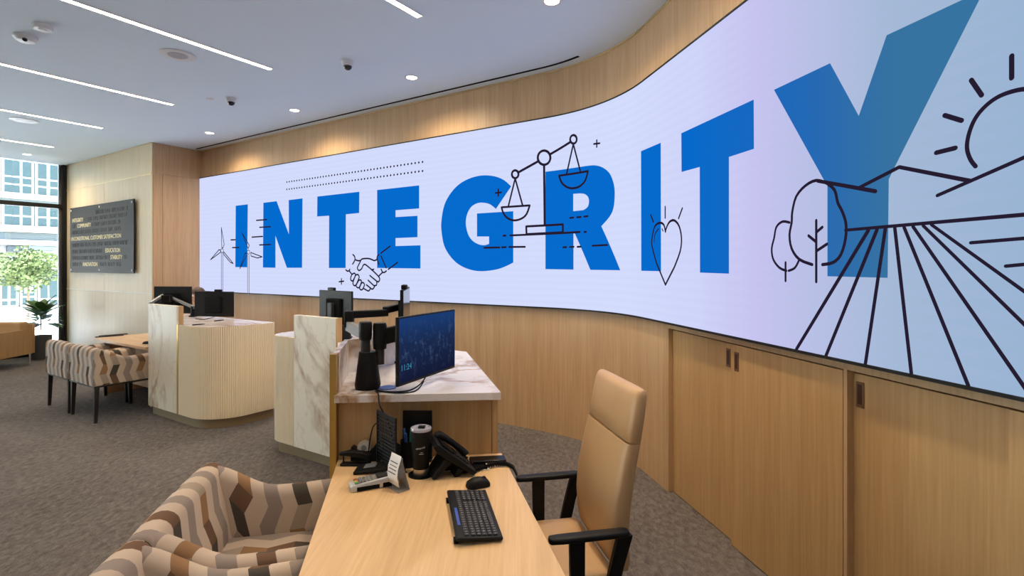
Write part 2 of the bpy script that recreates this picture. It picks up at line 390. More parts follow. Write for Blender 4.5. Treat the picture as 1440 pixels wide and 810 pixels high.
# windows along the left side
for k in range(5):
    s0 = .0+k*2.3; s1 = s0+2.3
    wf = thing('window_%d' % (k+1), None, None, v3(WC-C*s0, 0), 0); wf['kind'] = 'structure'
    o = wf.location
    def seg(a0, a1, n0, n1, z0, z1, nm, m):
        ps = [WC-C*a0+B*n0, WC-C*a1+B*n0, WC-C*a1+B*n1, WC-C*a0+B*n1]
        mb = MB().prism([(p.x-o.x, p.y-o.y) for p in ps], z0, z1); return mb.build(nm, m, wf)
    seg(s0+.0, s0+.075, -.07, .07, 0, CEIL, 'mullion', 'frame_black')
    seg(s0+.075, s0+.12, -.05, .0, 0, CEIL, 'jamb', 'mid_grey')
    seg(s0+.075, s1, -.05, .05, 2.84, 2.92, 'transom', 'frame_black')
    seg(s0+.075, s1, -.05, .05, 0, .06, 'sill', 'frame_black')
    seg(s0+.075, s1, -.012, .0, .06, 2.84, 'pane', 'window_glass')
    seg(s0+.075, s1, -.012, .0, 2.92, CEIL, 'pane', 'window_glass')
# ------------------------------------------------------------------ built-in sliding-door cabinets under the screen
def cab(name, label, s0, s1, split):
    t = thing(name, label, 'cabinet', v3(wpos((s0+s1)/2), 0)); o = t.location
    def part(nm, m, a0, a1, n0, n1, z0, z1, par=t, bev=.0015):
        mb = MB(); mb.loft([[v3(wpos(s, n0), z0)-o, v3(wpos(s, n1), z0)-o, v3(wpos(s, n1), z1)-o, v3(wpos(s, n0), z1)-o] for s in (a0, a1)])
        return mb.build(nm, m, par, bev)
    part('back_panel', 'oak_wall', s0, s1, -.42, -.40, 0, SB-.004)
    part('top_rail', 'oak_wall', s0, s1, -.40, 0, SB-.036, SB-.004)
    part('plinth', 'oak_wall', s0, s1, -.40, -.05, 0, .02)
    part('side_panel', 'oak_wall', s0, s0+.02, -.40, -.002, .0, SB-.036)
    d1 = part('door', 'oak_panel', s0+.02, split+.06, -.056, -.036, .006, SB-.05)
    d2 = part('door', 'oak_panel', split, s1-.004, -.024, -.002, .006, SB-.043)
    return t, part, d1, d2
def pull(part, door, sc, n):
    zc = 1.13
    h = part('pull_frame', 'pull_wood', sc-.021, sc+.021, n-.004, n+.003, zc-.057, zc+.057, door, .001)
    part('pull_recess', 'pull_dark', sc-.012, sc+.011, n-.001, n+.0042, zc-.042, zc+.046, door, 0)
SA, SBm, SCc, SD = S_PIL, s_of(1172)+.0, s_of(1176), s_of(1405)
t, part, d1, d2 = cab('sliding_door_cabinet', 'oak built-in cabinet with two sliding doors, left one beside the bend in the wall', SA, SCc, s_of(1020))
pull(part, d1, s_of(1020)-.075, -.036); pull(part, d2, s_of(1028), -.002)
t, part, d1, d2 = cab('sliding_door_cabinet', 'oak built-in cabinet with sliding doors at the right edge of the picture', SCc, SCc+1.9, SD)
pull(part, d1, s_of(1190.5), -.036); pull(part, d2, SD+.62, -.002)
t, part, d1, d2 = cab('sliding_door_cabinet', 'oak built-in cabinet beyond the right edge of the picture', SCc+1.9, S_END, SCc+2.9)
# ------------------------------------------------------------------ the curved LED screen and its picture
scr = thing('led_screen', 'long curved LED video wall showing the word INTEGRITY in blue', 'screen', v3(wpos(S1/2), SB))
SO = Vector(scr.location)
S_R = S_END-.3
mb = MB(); wband(mb, .012, S_R, .002, .030, SB+.002, ST-.002); mb.v = [tuple(Vector(p)-SO) for p in mb.v]; mb.build('cabinet', 'black_matte', scr)
def wall_sheet(name, m, rects_st, n0, uvscale=1., tri=None):
    """flat sheets in (s,z) laid on the curved face, n0 metres in front of the wall"""
    bm = bmesh.new()
    for verts, faces in rects_st:
        vv = [bm.verts.new((a, b, 0)) for a, b in verts]
        for f in faces:
            try: bm.faces.new([vv[i] for i in f])
            except ValueError: pass
    lo = min(v.co.x for v in bm.verts); hi = max(v.co.x for v in bm.verts)
    k = S1
    while k <= S2+.03:
        if lo < k < hi: bmesh.ops.bisect_plane(bm, geom=bm.verts[:]+bm.edges[:]+bm.faces[:], plane_co=(k, 0, 0), plane_no=(1, 0, 0))
        k += .07
    uv = bm.loops.layers.uv.new('UVMap')
    for f in bm.faces:
        for l in f.loops: l[uv].uv = (l.vert.co.x, l.vert.co.y)
    for v in bm.verts:
        p = wpos(v.co.x, n0); v.co = Vector((p.x, p.y, v.co.y))-SO
    me = bpy.data.meshes.new(name); bm.to_mesh(me); bm.free(); me.materials.append(MATS[m])
    o = bpy.data.objects.new(name, me); COL.objects.link(o); o.parent = scr; return o
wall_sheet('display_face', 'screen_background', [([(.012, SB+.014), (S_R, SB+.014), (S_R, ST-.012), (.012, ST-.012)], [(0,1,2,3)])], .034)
for z0, z1 in ((SB+.001, SB+.015), (ST-.013, ST-.001)):
    mb = MB(); wband(mb, .0, S_R, .002, .040, z0, z1); mb.v = [tuple(Vector(p)-SO) for p in mb.v]; mb.build('frame', 'frame_black', scr)
def poly_st(pts, holes=()):
    rings = [[sz(*p) for p in pts]]+[[sz(*p) for p in h] for h in holes]
    v = [[Vector((a, b, 0)) for a, b in r] for r in rings]; t = tessellate_polygon(v)
    return [q for r in rings for q in r], [tuple(f) for f in t]
def crop(ox, oy, k): return lambda pts: [(ox+x/k, oy+y/k) for x, y in pts]
def smooth(pts, n=4):           # Catmull-Rom through the points
    out = []
    for i in range(len(pts)-1):
        p0, p1, p2, p3 = pts[max(i-1, 0)], pts[i], pts[i+1], pts[min(i+2, len(pts)-1)]
        for j in range(n):
            t = j/n
            out.append(tuple(.5*((2*p1[k])+(-p0[k]+p2[k])*t+(2*p0[k]-5*p1[k]+4*p2[k]-p3[k])*t*t+(-p0[k]+3*p1[k]-3*p2[k]+p3[k])*t**3) for k in (0, 1)))
    return out+[pts[-1]]
c5 = crop(320, 260, 6.23); c1 = crop(280, 220, 3.858); c2 = crop(580, 160, 3.117); c3 = crop(860, 120, 2.7); c4 = crop(1060, 0, 2.7); c6 = crop(1060, 220, 2.314)
LET = [
 (c5([(72,183),(178,170),(172,722),(68,720)]), []),
 (c5([(314,157),(430,143),(538,432),(536,133),(657,118),(653,726),(520,726),(420,447),(420,726),(310,724)]), []),
 (c5([(787,102),(1155,60),(1153,246),(1037,258),(1035,728),(888,728),(890,270),(785,277)]), []),
 (c1([(966,182),(1194,157),(1194,282),(1066,292),(1066,329),(1185,322),(1185,438),(1066,443),(1066,486),(1201,482),(1201,608),(966,605)]), []),
 (c2(smooth([(433,318),(400,290),(360,274),(310,270),(260,280),(210,305),(170,345),(140,400),(127,470),(128,520),(140,580),(170,630),(210,665),(260,685),(310,690),(370,682),(410,668),(442,652)])
     +[(442,427),(283,437),(283,538),(336,538)]+smooth([(336,570),(315,576),(290,572),(262,555),(243,525),(234,480),(240,440),(258,408),(285,392),(312,390),(340,397),(366,417)])), []),
 (c2([(583,254),(700,238)]+smooth([(760,229),(800,226),(835,236),(865,262),(882,305),(887,350),(882,410),(865,450),(828,493)])+[(911,686),(780,684),(712,525),(706,525),(706,683),(583,681)]),
  [c2([(705,351)]+smooth([(735,349),(755,352),(770,365),(774,385),(768,408),(750,422)])+[(705,427)])]),
 (c3([(112,250),(187,218),(188,706),(113,704)]), []),
 (c3([(265,182),(540,54),(541,241),(446,272),(446,715),(336,711),(335,310),(266,329)]), []),
 ([(1088.5,126.3),(1167.4,88.9),(1207.8,163),(1247,49.6),(1384.8,-15),(1260,231.5),(1250,252),(1248.4,390.7),(1163.7,388.5),(1163.7,262)], []),
]
for pts, holes in LET:
    wall_sheet('letter', 'screen_blue', [poly_st(pts, holes)], .0365)
def stroke(pts, wpx, close=False):
    """a drawn line of the picture, as quads with round ends, in (s,z)"""
    q = [sz(*p) for p in pts]
    if close: q.append(q[0])
    mx = sum(p[0] for p in pts)/len(pts); wd_ = 1.22*wpx*wpos(s_of(mx), OFF).y/F/2
    res = []
    for (a, b) in zip(q, q[1:]):
        L = math.hypot(b[0]-a[0], b[1]-a[1])
        if L < 1e-6: continue
        nx, ny = -(b[1]-a[1])/L*wd_, (b[0]-a[0])/L*wd_
        res.append(([(a[0]-nx, a[1]-ny), (b[0]-nx, b[1]-ny), (b[0]+nx, b[1]+ny), (a[0]+nx, a[1]+ny)], [(0,1,2,3)]))
    for a in q:
        res.append(([(a[0]+wd_*math.cos(k*math.pi/4), a[1]+wd_*math.sin(k*math.pi/4)) for k in range(8)], [tuple(range(8))]))
    return res
def ring(c, rx, ry, n=20): return [(c[0]+rx*math.cos(2*math.pi*k/n), c[1]+ry*math.sin(2*math.pi*k/n)) for k in range(n)]
def drawing(name, items, n0=.039):
    r = []
    for it in items: r += stroke(*it)
    return wall_sheet(name, 'screen_ink', r, n0)
def plus(px, py, s): drawing('plus_sign', [([(px-s, py+s*.12), (px+s, py-s*.12)], s*.5), ([(px, py-s*1.15), (px, py+s*1.15)], s*.5)])
ct = crop(280, 300, 6.75)
for blades, hub, tw in (([[(213,135),(240,297),(227,328),(217,325)], [(203,347),(190,346),(110,440),(205,370)], [(236,366),(325,475),(300,467),(234,388)]], (220,355), (213,227,378,746)),
                        ([[(410,187),(478,305),(467,335),(452,300)], [(492,372),(600,413),(555,424),(495,405)], [(455,376),(438,380),(388,525),(455,398)]], (470,368), (462,476,396,770))):
    its = [(ct(b), 1.1, True) for b in blades]+[(ct(ring(hub, 13, 19, 12)), .8, True), (ct([(tw[0], tw[2]), (tw[0], tw[3])]), .8), (ct([(tw[1], tw[2]), (tw[1], tw[3])]), .8)]
    drawing('wind_turbine_drawing', its)
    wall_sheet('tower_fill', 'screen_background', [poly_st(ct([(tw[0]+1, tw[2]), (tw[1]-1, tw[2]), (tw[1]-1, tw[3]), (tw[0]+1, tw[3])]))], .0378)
for p, q in (((303,252),(345,251)), ((318,325),(380,325)), ((545,67),(645,59)), ((575,133),(680,127)), ((503,226),(605,219)), ((575,300),(680,296))):
    drawing('motion_line', [(ct([p, q]), 1.5)])
for (p, q) in (((403.6,256),(594.4,227.8)), ((403.6,266.4),(594.4,240.5))):
    a, b = sz(*p), sz(*q); dots = []
    for k in range(46):
        t = k/45; s_, z_ = a[0]+(b[0]-a[0])*t, a[1]+(b[1]-a[1])*t
        dots.append(([(s_+.0135*math.cos(j*math.pi/4), z_+.0135*math.sin(j*math.pi/4)) for j in range(8)], [tuple(range(8))]))
    tag(wall_sheet('dot_row', 'screen_ink', dots, .039), kind='stuff')
ch = crop(470, 340, 10.125)
H = [[(268,183),(290,205),(298,235),(295,265),(265,318)], [(298,255),(340,270),(375,268)], [(375,268),(400,245),(450,238),(500,240),(540,254),(575,268),(605,255)],
 [(640,183),(618,205),(612,240),(625,285),(640,322)], [(380,270),(350,330),(332,370),(345,402),(365,407),(395,380),(415,335),(440,322),(480,350),(550,410),(630,490),(650,530),(640,562),(620,568),(560,522),(510,480)],
 [(535,400),(565,392)], [(635,490),(690,435)], [(670,390),(690,430),(715,437),(745,415)], [(668,200),(742,370)], [(668,162),(798,62)], [(772,393),(905,293)],
 [(168,400),(190,418),(215,410),(225,392)], [(215,412),(255,465)],
 [(255,465),(240,500),(237,540),(255,558),(275,545),(300,490),(303,460),(285,447),(255,465)], [(305,480),(275,560),(270,600),(290,625),(315,610),(350,530),(358,495),(340,468),(318,470),(305,480)],
 [(355,545),(318,610),(320,640),(345,655),(365,640),(390,570),(380,545),(355,545)], [(390,590),(365,650),(370,675),(390,685),(410,670),(432,620),(425,590),(405,580),(390,590)],
 [(415,660),(485,700),(510,680),(515,665)], [(460,612),(515,655),(545,675),(570,650),(572,630),(530,590),(485,548)], [(572,625),(600,620),(610,595),(606,572)]]
drawing('handshake_drawing', [(ch(smooth(p, 3) if len(p) > 3 else p), 1.75) for p in H])
plus(480.4, 395.8, 3.3)
cs = crop(670, 180, 4.5)
SCL = [(cs(ring((429,188), 40, 45)), 2.9, True), (cs(ring((246,293), 21, 25, 16)), 2.7, True), (cs(ring((615,72), 21, 27, 16)), 2.7, True), (cs([(270,279),(390,212)]), 2.9), (cs([(470,165),(594,90)]), 2.9),
 (cs([(429,236),(433,615)]), 2.9), (cs([(316,623),(548,610),(548,660),(318,672)]), 2.6, True), (cs([(215,680),(655,658)]), 2.4), (cs([(172,682),(185,681)]), 2.4), (cs([(684,658),(695,657)]), 2.4),
 (cs([(160,502),(338,490)]), 2.4), (cs(smooth([(160,502),(172,540),(200,572),(240,585),(285,574),(318,545),(338,490)], 3)), 2.4), (cs([(246,320),(203,495)]), 2.1), (cs([(246,320),(293,490)]), 2.1),
 (cs([(524,302),(707,273)]), 2.5), (cs(smooth([(524,302),(540,345),(572,373),(610,382),(655,369),(690,332),(707,273)], 3)), 2.5), (cs([(614,102),(572,290)]), 2.2), (cs([(614,102),(660,280)]), 2.2)]
drawing('scales_drawing', SCL)
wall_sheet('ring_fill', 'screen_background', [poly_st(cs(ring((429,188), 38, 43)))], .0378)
plus(701, 271, 4.); plus(839.5, 202, 4.2)
for p, q in (((50,758),(147,756)), ((162,755),(187,754)), ((208,753),(308,752)), ((550,755),(570,754)), ((592,753),(617,752)), ((640,752),(662,751)), ((735,745),(830,740)), ((593,569),(615,567)), ((637,565),(662,563)), ((682,561),(706,558))):
    drawing('ground_dash', [(cs([p, q]), 2.2)])
HRT = [(206,556),(200,530),(185,522),(166,535),(156,575),(155,610),(172,675),(206,757),(240,690),(262,630),(267,580),(258,535),(240,513),(222,518),(210,540),(206,556)]
drawing('heart_drawing', [(c3(smooth(HRT[:7], 3)+[HRT[7]]+smooth(HRT[8:], 3)), 2.8), (c3([(206,757),(240,690)]), 2.8), (c3(smooth([(163,595),(166,565),(180,545)], 3)), 1.7), (c3([(193,545),(197,553)]), 1.7)])
for p, q in (((150,492),(160,518)), ((205,461),(205,503)), ((270,467),(256,505))): drawing('shine_mark', [(c3([p, q]), 2.6)])
TR = [(240,87),(205,78),(170,95),(140,130),(127,180),(125,215),(118,255),(125,300),(150,335),(192,352)]
TR2 = [(225,352),(260,345),(285,320),(300,270),(302,220),(290,180),(275,150),(265,110),(240,87)]
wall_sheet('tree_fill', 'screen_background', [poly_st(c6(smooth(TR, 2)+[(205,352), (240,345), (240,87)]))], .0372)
drawing('tree_drawing', [(c6(smooth(TR, 3)), 3.6), (c6(smooth(TR2, 3)), 4.), (c6([(205,208),(205,408)]), 3.6), (c6([(225,230),(205,247)]), 3.6), (c6([(180,258),(203,277)]), 3.6), (c6([(240,285),(207,307)]), 3.6)])
drawing('tree_drawing', [(c6(smooth([(118,215),(95,212),(75,230),(68,265),(60,300),(65,335),(85,362),(108,372)], 3)), 3.), (c6(smooth([(115,372),(135,363),(148,340)], 3)), 3.), (c6([(105,345),(105,405)]), 3.2)])
drawing('hill_drawing', [([(1150.7,254.4),(1232,269)], 4.6), ([(1208,264.5),(1265.5,235),(1365.5,254.5)], 4.6)])
drawing('hill_drawing', [([(1319,275),(1440,222),(1560,169.4)], 4.8)])
drawing('horizon_line', [([(1189.6,323.7),(1440,302),(1700,279.5)], 5.)])
for p, q in (((375,240),(140,628)), ((403,238),(236,650)), ((430,236),(365,676)), ((461,233),(515,708)), ((491,230),(700,745)), ((520,228),(893,765)), ((553,225),(1195,851)), ((580,222),(1400,811)), ((708,281),(1300,232)), ((822,357),(1300,312))):
    drawing('field_line', [(c6([p, q]), 4.6)])
drawing('sun_drawing', [(c4(smooth([(1180,420),(1110,355),(1040,338),(960,355),(900,388),(850,440),(822,500),(812,560),(825,605),(845,632)], 4)), 5.2)])
for p, q in (((982,212),(982,297)), ((828,304),(868,362)), ((727,438),(792,458)), ((695,580),(768,562))): drawing('sun_ray', [(c4([p, q]), 5.6)])
# ------------------------------------------------------------------ ceiling fittings
ORD = ['above the front desk, beyond the top of the picture', 'nearest the screen', 'second from the screen', 'third from the screen', 'fourth from the screen', 'farthest from the screen, by the window']
for k, e in enumerate([(1.0,3.07), (-.74,4.22), (-2.44,5.345), (-4.185,6.52), (-5.91,7.62), (-7.67,8.83)]):  # first strip is unseen, added to light the front desk, continuing the row
    e = Vector(e); L = 5.2 if k < 4 else 3.6
    t = thing('linear_ceiling_light', 'slim recessed linear ceiling light, %s' % ORD[k], 'ceiling light', v3(e, CEIL), rz_of(-C), 'linear ceiling lights')
    MB().box(-.026, .026, 0, L, -.004, 0).build('diffuser', 'strip_light', t)
    m = MB(); m.box(-.032, -.026, -.006, L+.006, -.006, 0); m.box(.026, .032, -.006, L+.006, -.006, 0); m.build('frame', 'white', t)
DLN = ['at the top of the picture near the bend of the screen', 'above the letters E and G', 'above the letters I and N', 'beside the boxed-out oak bay', 'by the window', 'over the sliding-door cabinets, beyond the top of the picture']
for k, p in enumerate([(.30,3.98), (-1.06,5.586), (-2.78,6.755), (-4.52,7.9), (-8.2,9.05), (.72,2.3)]):  # last downlight is unseen, added to light the cabinets below it
    if k == 4: q = atz(38, 217, CEIL); p = (q.x, q.y)
    t = thing('downlight', 'round recessed downlight %s' % DLN[k], 'ceiling light', v3(p, CEIL), 0, 'recessed downlights')
    MB().lathe([(.055, -.003), (.062, -.006), (.075, -.004), (.075, 0), (.055, 0)]).build('trim_ring', 'white', t)
    MB().lathe([(.001, -.0025), (.056, -.0025), (.056, -.001), (.001, -.001)]).build('lamp', 'spot_light', t)
    l = bpy.data.lights.new('spot', 'SPOT'); l.energy = SPOT_W; l.color = (1, .80, .56); l.spot_size = 2.75; l.spot_blend = 1.; l.shadow_soft_size = .05
    lo = bpy.data.objects.new('spot', l); COL.objects.link(lo); lo.parent = t; lo.location = (0, 0, -.03)
def dome(px, py, label):
    p = atz(px, py-6, CEIL); t = thing('dome_camera', label, 'security camera', p, 0, 'ceiling dome cameras')
    MB().lathe([(.001,0),(.062,0),(.062,-.012),(.052,-.045),(.045,-.05),(.001,-.05)]).build('housing', 'white_plastic', t)
    MB().sphere((0,0,-.05), .04, (1,1,.95), 16, 8, -1, .2).build('dome', 'lens', t)
dome(489, 92, 'white dome security camera with dark lens, nearer the screen'); dome(325, 144, 'white dome security camera with dark lens, nearer the oak bay')
p = atz(60, 36, CEIL); t = thing('smoke_detector', 'round white smoke detector on the ceiling', 'smoke detector', p)
MB().lathe([(.001,0),(.07,0),(.07,-.02),(.06,-.035),(.001,-.035)]).build('body', 'white_plastic', t); MB().lathe([(.001,-.035),(.03,-.035),(.028,-.042),(.001,-.042)]).build('cap', 'white_plastic', t)
p = atz(36, 51, CEIL); t = thing('motion_sensor', 'white ceiling motion sensor with dark eye', 'sensor', p)
MB().lathe([(.001,0),(.085,0),(.085,-.018),(.06,-.045),(.001,-.05)]).build('body', 'white_plastic', t); MB().sphere((.03,-.04,-.042), .02).build('eye', 'lens', t)
for px, py, lb in ((250,77,'round flush ceiling speaker with grille beside a light strip'), (34,169,'round flush ceiling speaker close to the window side')):
    t = thing('ceiling_speaker', lb, 'speaker', atz(px, py, CEIL), 0, 'ceiling speakers')
    MB().lathe([(.001,0),(.15,0),(.15,-.006),(.14,-.010),(.085,-.008),(.001,-.008)], n=32).build('ring', 'white_plastic', t)
    MB().lathe([(.001,-.008),(.085,-.008),(.08,-.012),(.001,-.013)], n=32).build('grille', 'grille_grey' if px > 100 else 'white', t)
p = atz(295, 139, CEIL); tag(MB().lathe([(.001,-.008),(.035,-.008),(.04,-.004),(.04,0),(.001,0)], p.x, p.y).build('sprinkler_cover', 'white_plastic'), 'small flat white sprinkler cover on the ceiling', 'sprinkler')
bpy.data.objects['sprinkler_cover'].location.z = CEIL
# ------------------------------------------------------------------ plaque
def lw(px): # distance along the bay's face for a picture column
    k = (px-CX)/F; return (K0.x-k*K0.y)/(k*LD.y-LD.x)
a0, a1 = lw(194), lw(104)
t = thing('wall_plaque', 'dark bronze plaque with gold lettering on the pale oak wall', 'plaque', v3(K0+LD*a1+LN*.012, 1.59), math.atan2(-LD.y, -LD.x))
PW = a1-a0; PH = 1.235                               # local x runs left to right, -y out into the room
MB().box(0, PW, -.05, -.03, 0, PH).build('plate', 'plaque', t, .003)
for x in (.06, PW*.5, PW-.06):
    for z in (.05, PH-.05): MB().cyl((x, 0, z), (x, -.056, z), .018, n=12).build('standoff', 'white_plastic', t)
TX = Matrix.Translation((0, -.0505, 0)) @ Matrix.Rotation(math.pi/2, 4, 'X')
rows = [1.09, .985, .875, .76, .635, .515, .39, .27, .15]
gold = {1: ('INTEGRITY', .12), 2: ('COMMUNITY', .36), 3: None, 4: ('UNCONDITIONAL CUSTOMER SATISFACTION', .05), 5: None, 6: ('EDUCATION', 1.62), 7: ('STABILITY', 1.83), 8: ('INNOVATION', .62)}
for k, z in enumerate(rows):
    g = gold.get(k); x0, x1 = -1, -1
    z -= .03
    if g:
        o = text_mesh(g[0], .105, 'gold_lettering', 'plaque_gold_text', t, TX @ Matrix.Translation((g[1], z, 0)), .002)
        xs = [v.co.x for v in o.data.vertices]; x0, x1 = min(xs)-.04, max(xs)+.04
        if k == 4:
            sc_ = 2.2/(max(xs)-min(xs))
            for v in o.data.vertices: v.co.x = .05+(v.co.x-.05)*sc_
            continue
    m = MB(); x = .12 if k else 1.2; lim = PW-.25 if k in (0, 1, 5, 7) else PW-.5; wl = 0
    while x < lim:                                    # blackened raised words, too dark to read
        h = .07; wdt = random.uniform(.022, .05)
        if not (x0 < x+wdt and x < x1): m.box(x, x+.012, -.052, -.05, z, z+h); m.box(x, x+wdt, -.052, -.05, z+random.choice((0, .03, .058)), z+random.choice((0, .03, .058))+.012)
        x += wdt+.014; wl += 1
        if wl > random.randint(3, 9): x += .05; wl = 0
    tag(m.build('dark_lettering', 'plaque_dark_text', t), kind='stuff')
# ------------------------------------------------------------------ counters
def round_corner(p, k, q, r, n=10):
    d1 = (p-k).normalized(); d2 = (q-k).normalized(); an = math.acos(d1.dot(d2)); tl = r/math.tan(an/2)
    c = k+(d1+d2).normalized()*(r/math.sin(an/2)); s = k+d1*tl; e = k+d2*tl
    a0 = math.atan2(s.y-c.y, s.x-c.x); a1 = math.atan2(e.y-c.y, e.x-c.x); da = (a1-a0+math.pi) % (2*math.pi)-math.pi
    return [c+Vector((math.cos(a0+da*i/n), math.sin(a0+da*i/n)))*r for i in range(n+1)]
def offset_line(pts, d):
    out = []
    for i, p in enumerate(pts):
        t = (pts[min(i+1, len(pts)-1)]-pts[max(i-1, 0)]).normalized(); out.append(p+Vector((t.y, -t.x))*d)
    return out
def resample(pts, step):
    out = [pts[0]]; acc = 0
    for a, b in zip(pts, pts[1:]):
        L = (b-a).length; x = step-acc
        while x <= L: out.append(a+(b-a)*(x/L)); x += step
        acc = (acc+L) % step
    return out
def fluted(path, z0, z1, o, pitch=.021, depth=.008):     # out = right-hand side of the path
    p = resample(path, pitch/6); outer = []
    for i, q in enumerate(p):
        t = (p[min(i+1, len(p)-1)]-p[max(i-1, 0)]).normalized(); nrm = Vector((t.y, -t.x))
        outer.append(q+nrm*(-depth*(1-abs(math.sin(math.pi*i/6)))))
    inner = offset_line(p, -.03)
    mb = MB(); n = len(p)
    mb.loft([[v3(outer[i], z0)-o, v3(outer[i], z1)-o, v3(inner[i], z1)-o, v3(inner[i], z0)-o] for i in range(n)])
    return mb
def locp(poly, o): return [(p[0]-o.x, p[1]-o.y) for p in poly]
CT, CTH = 1.07, .035
# left-hand counter
PL = Vector((-4.2, 6.1)); K1 = PL+B*1.345; PRr = PL+B*.66; E1 = K1+C*.72
cn = thing('teller_counter', 'cream fluted teller counter with marble front panel, by the oak bay', 'counter', v3(K1, 0)); o = cn.location
arc = round_corner(PL, K1, E1, .40, 14)
path = [PRr+B*.03]+arc+[E1]
path = list(reversed(path))                          # walk so that outside is on the right
if (offset_line(path, .1)[5]-(K1+C*.5-B*.5)).length < (path[5]-(K1+C*.5-B*.5)).length: path.reverse()
fluted(path, .10, CT-.004, o).build('fluted_panel', 'fluted_white', cn, sharp=60)
back = [E1, E1-B*2.05, PL+C*.02]
inn = [PL+B*.02+C*.03]+[p+(K1+C*.45-B*.45-p).normalized()*.012 for p in arc]+[E1-B*.008]+back[1:2]
MB().prism(locp(inn, o), CT-CTH, CT).build('countertop', 'marble_top', cn, .002)
MB().prism(locp([PL, PRr, PRr+C*.055, PL+C*.055], o), .10, 1.27).build('marble_panel', 'marble', cn, .002)
MB().prism(locp([PRr+B*.002, PRr+B*.03, PRr+B*.03+C*.05, PRr+B*.002+C*.05], o), .10, CT).build('metal_edge', 'gold', cn)
MB().prism(locp([PRr+B*.002, PRr+B*.045, PRr+B*.045+C*.05, PRr+B*.002+C*.05], o), CT, 1.27).build('panel_end', 'oak_panel', cn)
pl = [PL+C*.04+B*.02]+[p+(K1+C*.5-B*.5-p).normalized()*.035 for p in arc]+[E1-B*.035, E1-B*.6, PL+B*.9+C*.1]
MB().prism(locp(pl, o), 0, .105).build('plinth', 'bronze', cn)
bd = [PL+B*.02+C*.05]+[p+(K1+C*.5-B*.5-p).normalized()*.06 for p in arc]+[E1-B*.05, E1-B*1.2, PL+C*.3+B*.02]
MB().prism(locp(bd, o), .105, CT-CTH).build('body', 'oak_panel', cn)
# near counter
PP = Vector((-1.94, 4.70)); PR2 = PP+B*.565; K2 = PP-B*.43; F6 = K2+C*.75
F1 = Vector((-.868, 2.582)); F2 = Vector((-.055, 2.648)); F3 = Vector((-.338, 3.92)); F4 = F3-B*.3; F5 = F6+B*1.08
cn2 = thing('teller_counter', 'marble-topped teller counter with upstand, adjoining the front oak desk', 'counter', v3(PR2, 0)); o = cn2.location
arc2 = round_corner(PP, K2, F6, .20, 12)
path = [F6]+list(reversed(arc2))+[PP]
mid = K2+C*.5+B*.5
if (offset_line(path, .1)[4]-mid).length < (path[4]-mid).length: path.reverse()
fluted(path, .10, CT-.004, o, .024).build('fluted_panel', 'fluted_white', cn2, sharp=60)
inn2 = [p+(mid-p).normalized()*.012 for p in arc2]
top2 = [F1, F2, F3, F4, F5, F6+B*.012]+list(reversed(inn2))+[PP+C*.02, PR2+C*.02]
MB().prism(locp(top2, o), CT-CTH-.003, CT).build('countertop', 'marble_top', cn2, .002)
MB().prism(locp([PP, PR2, PR2+C*.05, PP+C*.05], o), .10, 1.27).build('marble_panel', 'marble', cn2, .002)
MB().prism(locp([PR2+B*.001, PR2+B*.012, PR2+B*.012+C*.055, PR2+B*.001+C*.055], o), .10, 1.27).build('panel_end', 'oak_panel', cn2)
fd = (F2-F1).normalized(); fn = Vector((fd.y, -fd.x)); fn = fn if fn.y < 0 else -fn
e0 = F1-fn*.078; e1 = F2-fn*.078-fd*.012
MB().prism(locp([e0, e1-fd*.032, e1-fd*.032-fn*.025, e0-fn*.025], o), 0, CT-CTH-.003).build('end_panel', 'oak_panel', cn2)
MB().prism(locp([e1-fd*.029, e1, e1-fn*.03, e1-fd*.029-fn*.03], o), 0, CT-CTH-.003).build('corner_stile', 'oak_panel', cn2)
sd = (F3-F2).normalized()
MB().prism(locp([e1, F3-sd*.03+Vector((-.012,0)), F3-sd*.03-Vector((.03,0)), e1-Vector((.025,0))], o), 0, CT-CTH-.003).build('side_panel', 'oak_panel', cn2)
st0 = Vector((-.892, 2.60))                          # left side, seen edge-on, with the metal front edge
MB().prism(locp([st0+fn*.0+Vector((-.006,.0)), st0+Vector((.026,0)), st0+Vector((.024,.03)), st0+Vector((-.01,.03))], o), 0, 1.268).build('metal_edge', 'gold', cn2)
MB().prism(locp([st0+Vector((-.008,.03)), st0+Vector((.02,.03)), PR2+Vector((.02,0)), PR2+Vector((-.0,0))], o), 0, CT-.04).build('side_panel', 'oak_panel', cn2)
u0 = st0+Vector((.001,.032)); u1 = u0+A*.50; th = R*.026
MB().prism(locp([u0, u0+th, u1+th, u1], o), CT, 1.27).build('upstand', 'marble_top', cn2, .001)
u2 = u1+C*.62
MB().prism(locp([u1+th, u2+th, u2+th-B*.026, u1+th-B*.026], o), CT, 1.266).build('upstand', 'marble_top', cn2, .001)
pk = [PR2+C*.04-B*.02, PP+C*.04]+[p+(mid-p).normalized()*.035 for p in arc2]+[F6+B*.04, F5+C*-.05, F4-B*.02, Vector((-.5, 3.7)), Vector((-.95, 3.0))]
MB().prism(locp(pk, o), 0, .105).build('plinth', 'bronze', cn2)
pk = [PR2+C*.05-B*.02, PP+C*.05]+[p+(mid-p).normalized()*.055 for p in arc2]+[F6+B*.06, F5+C*-.06, F4-B*.03]
MB().prism(locp(pk, o), .105, CT-CTH-.005).build('body', 'oak_panel', cn2)
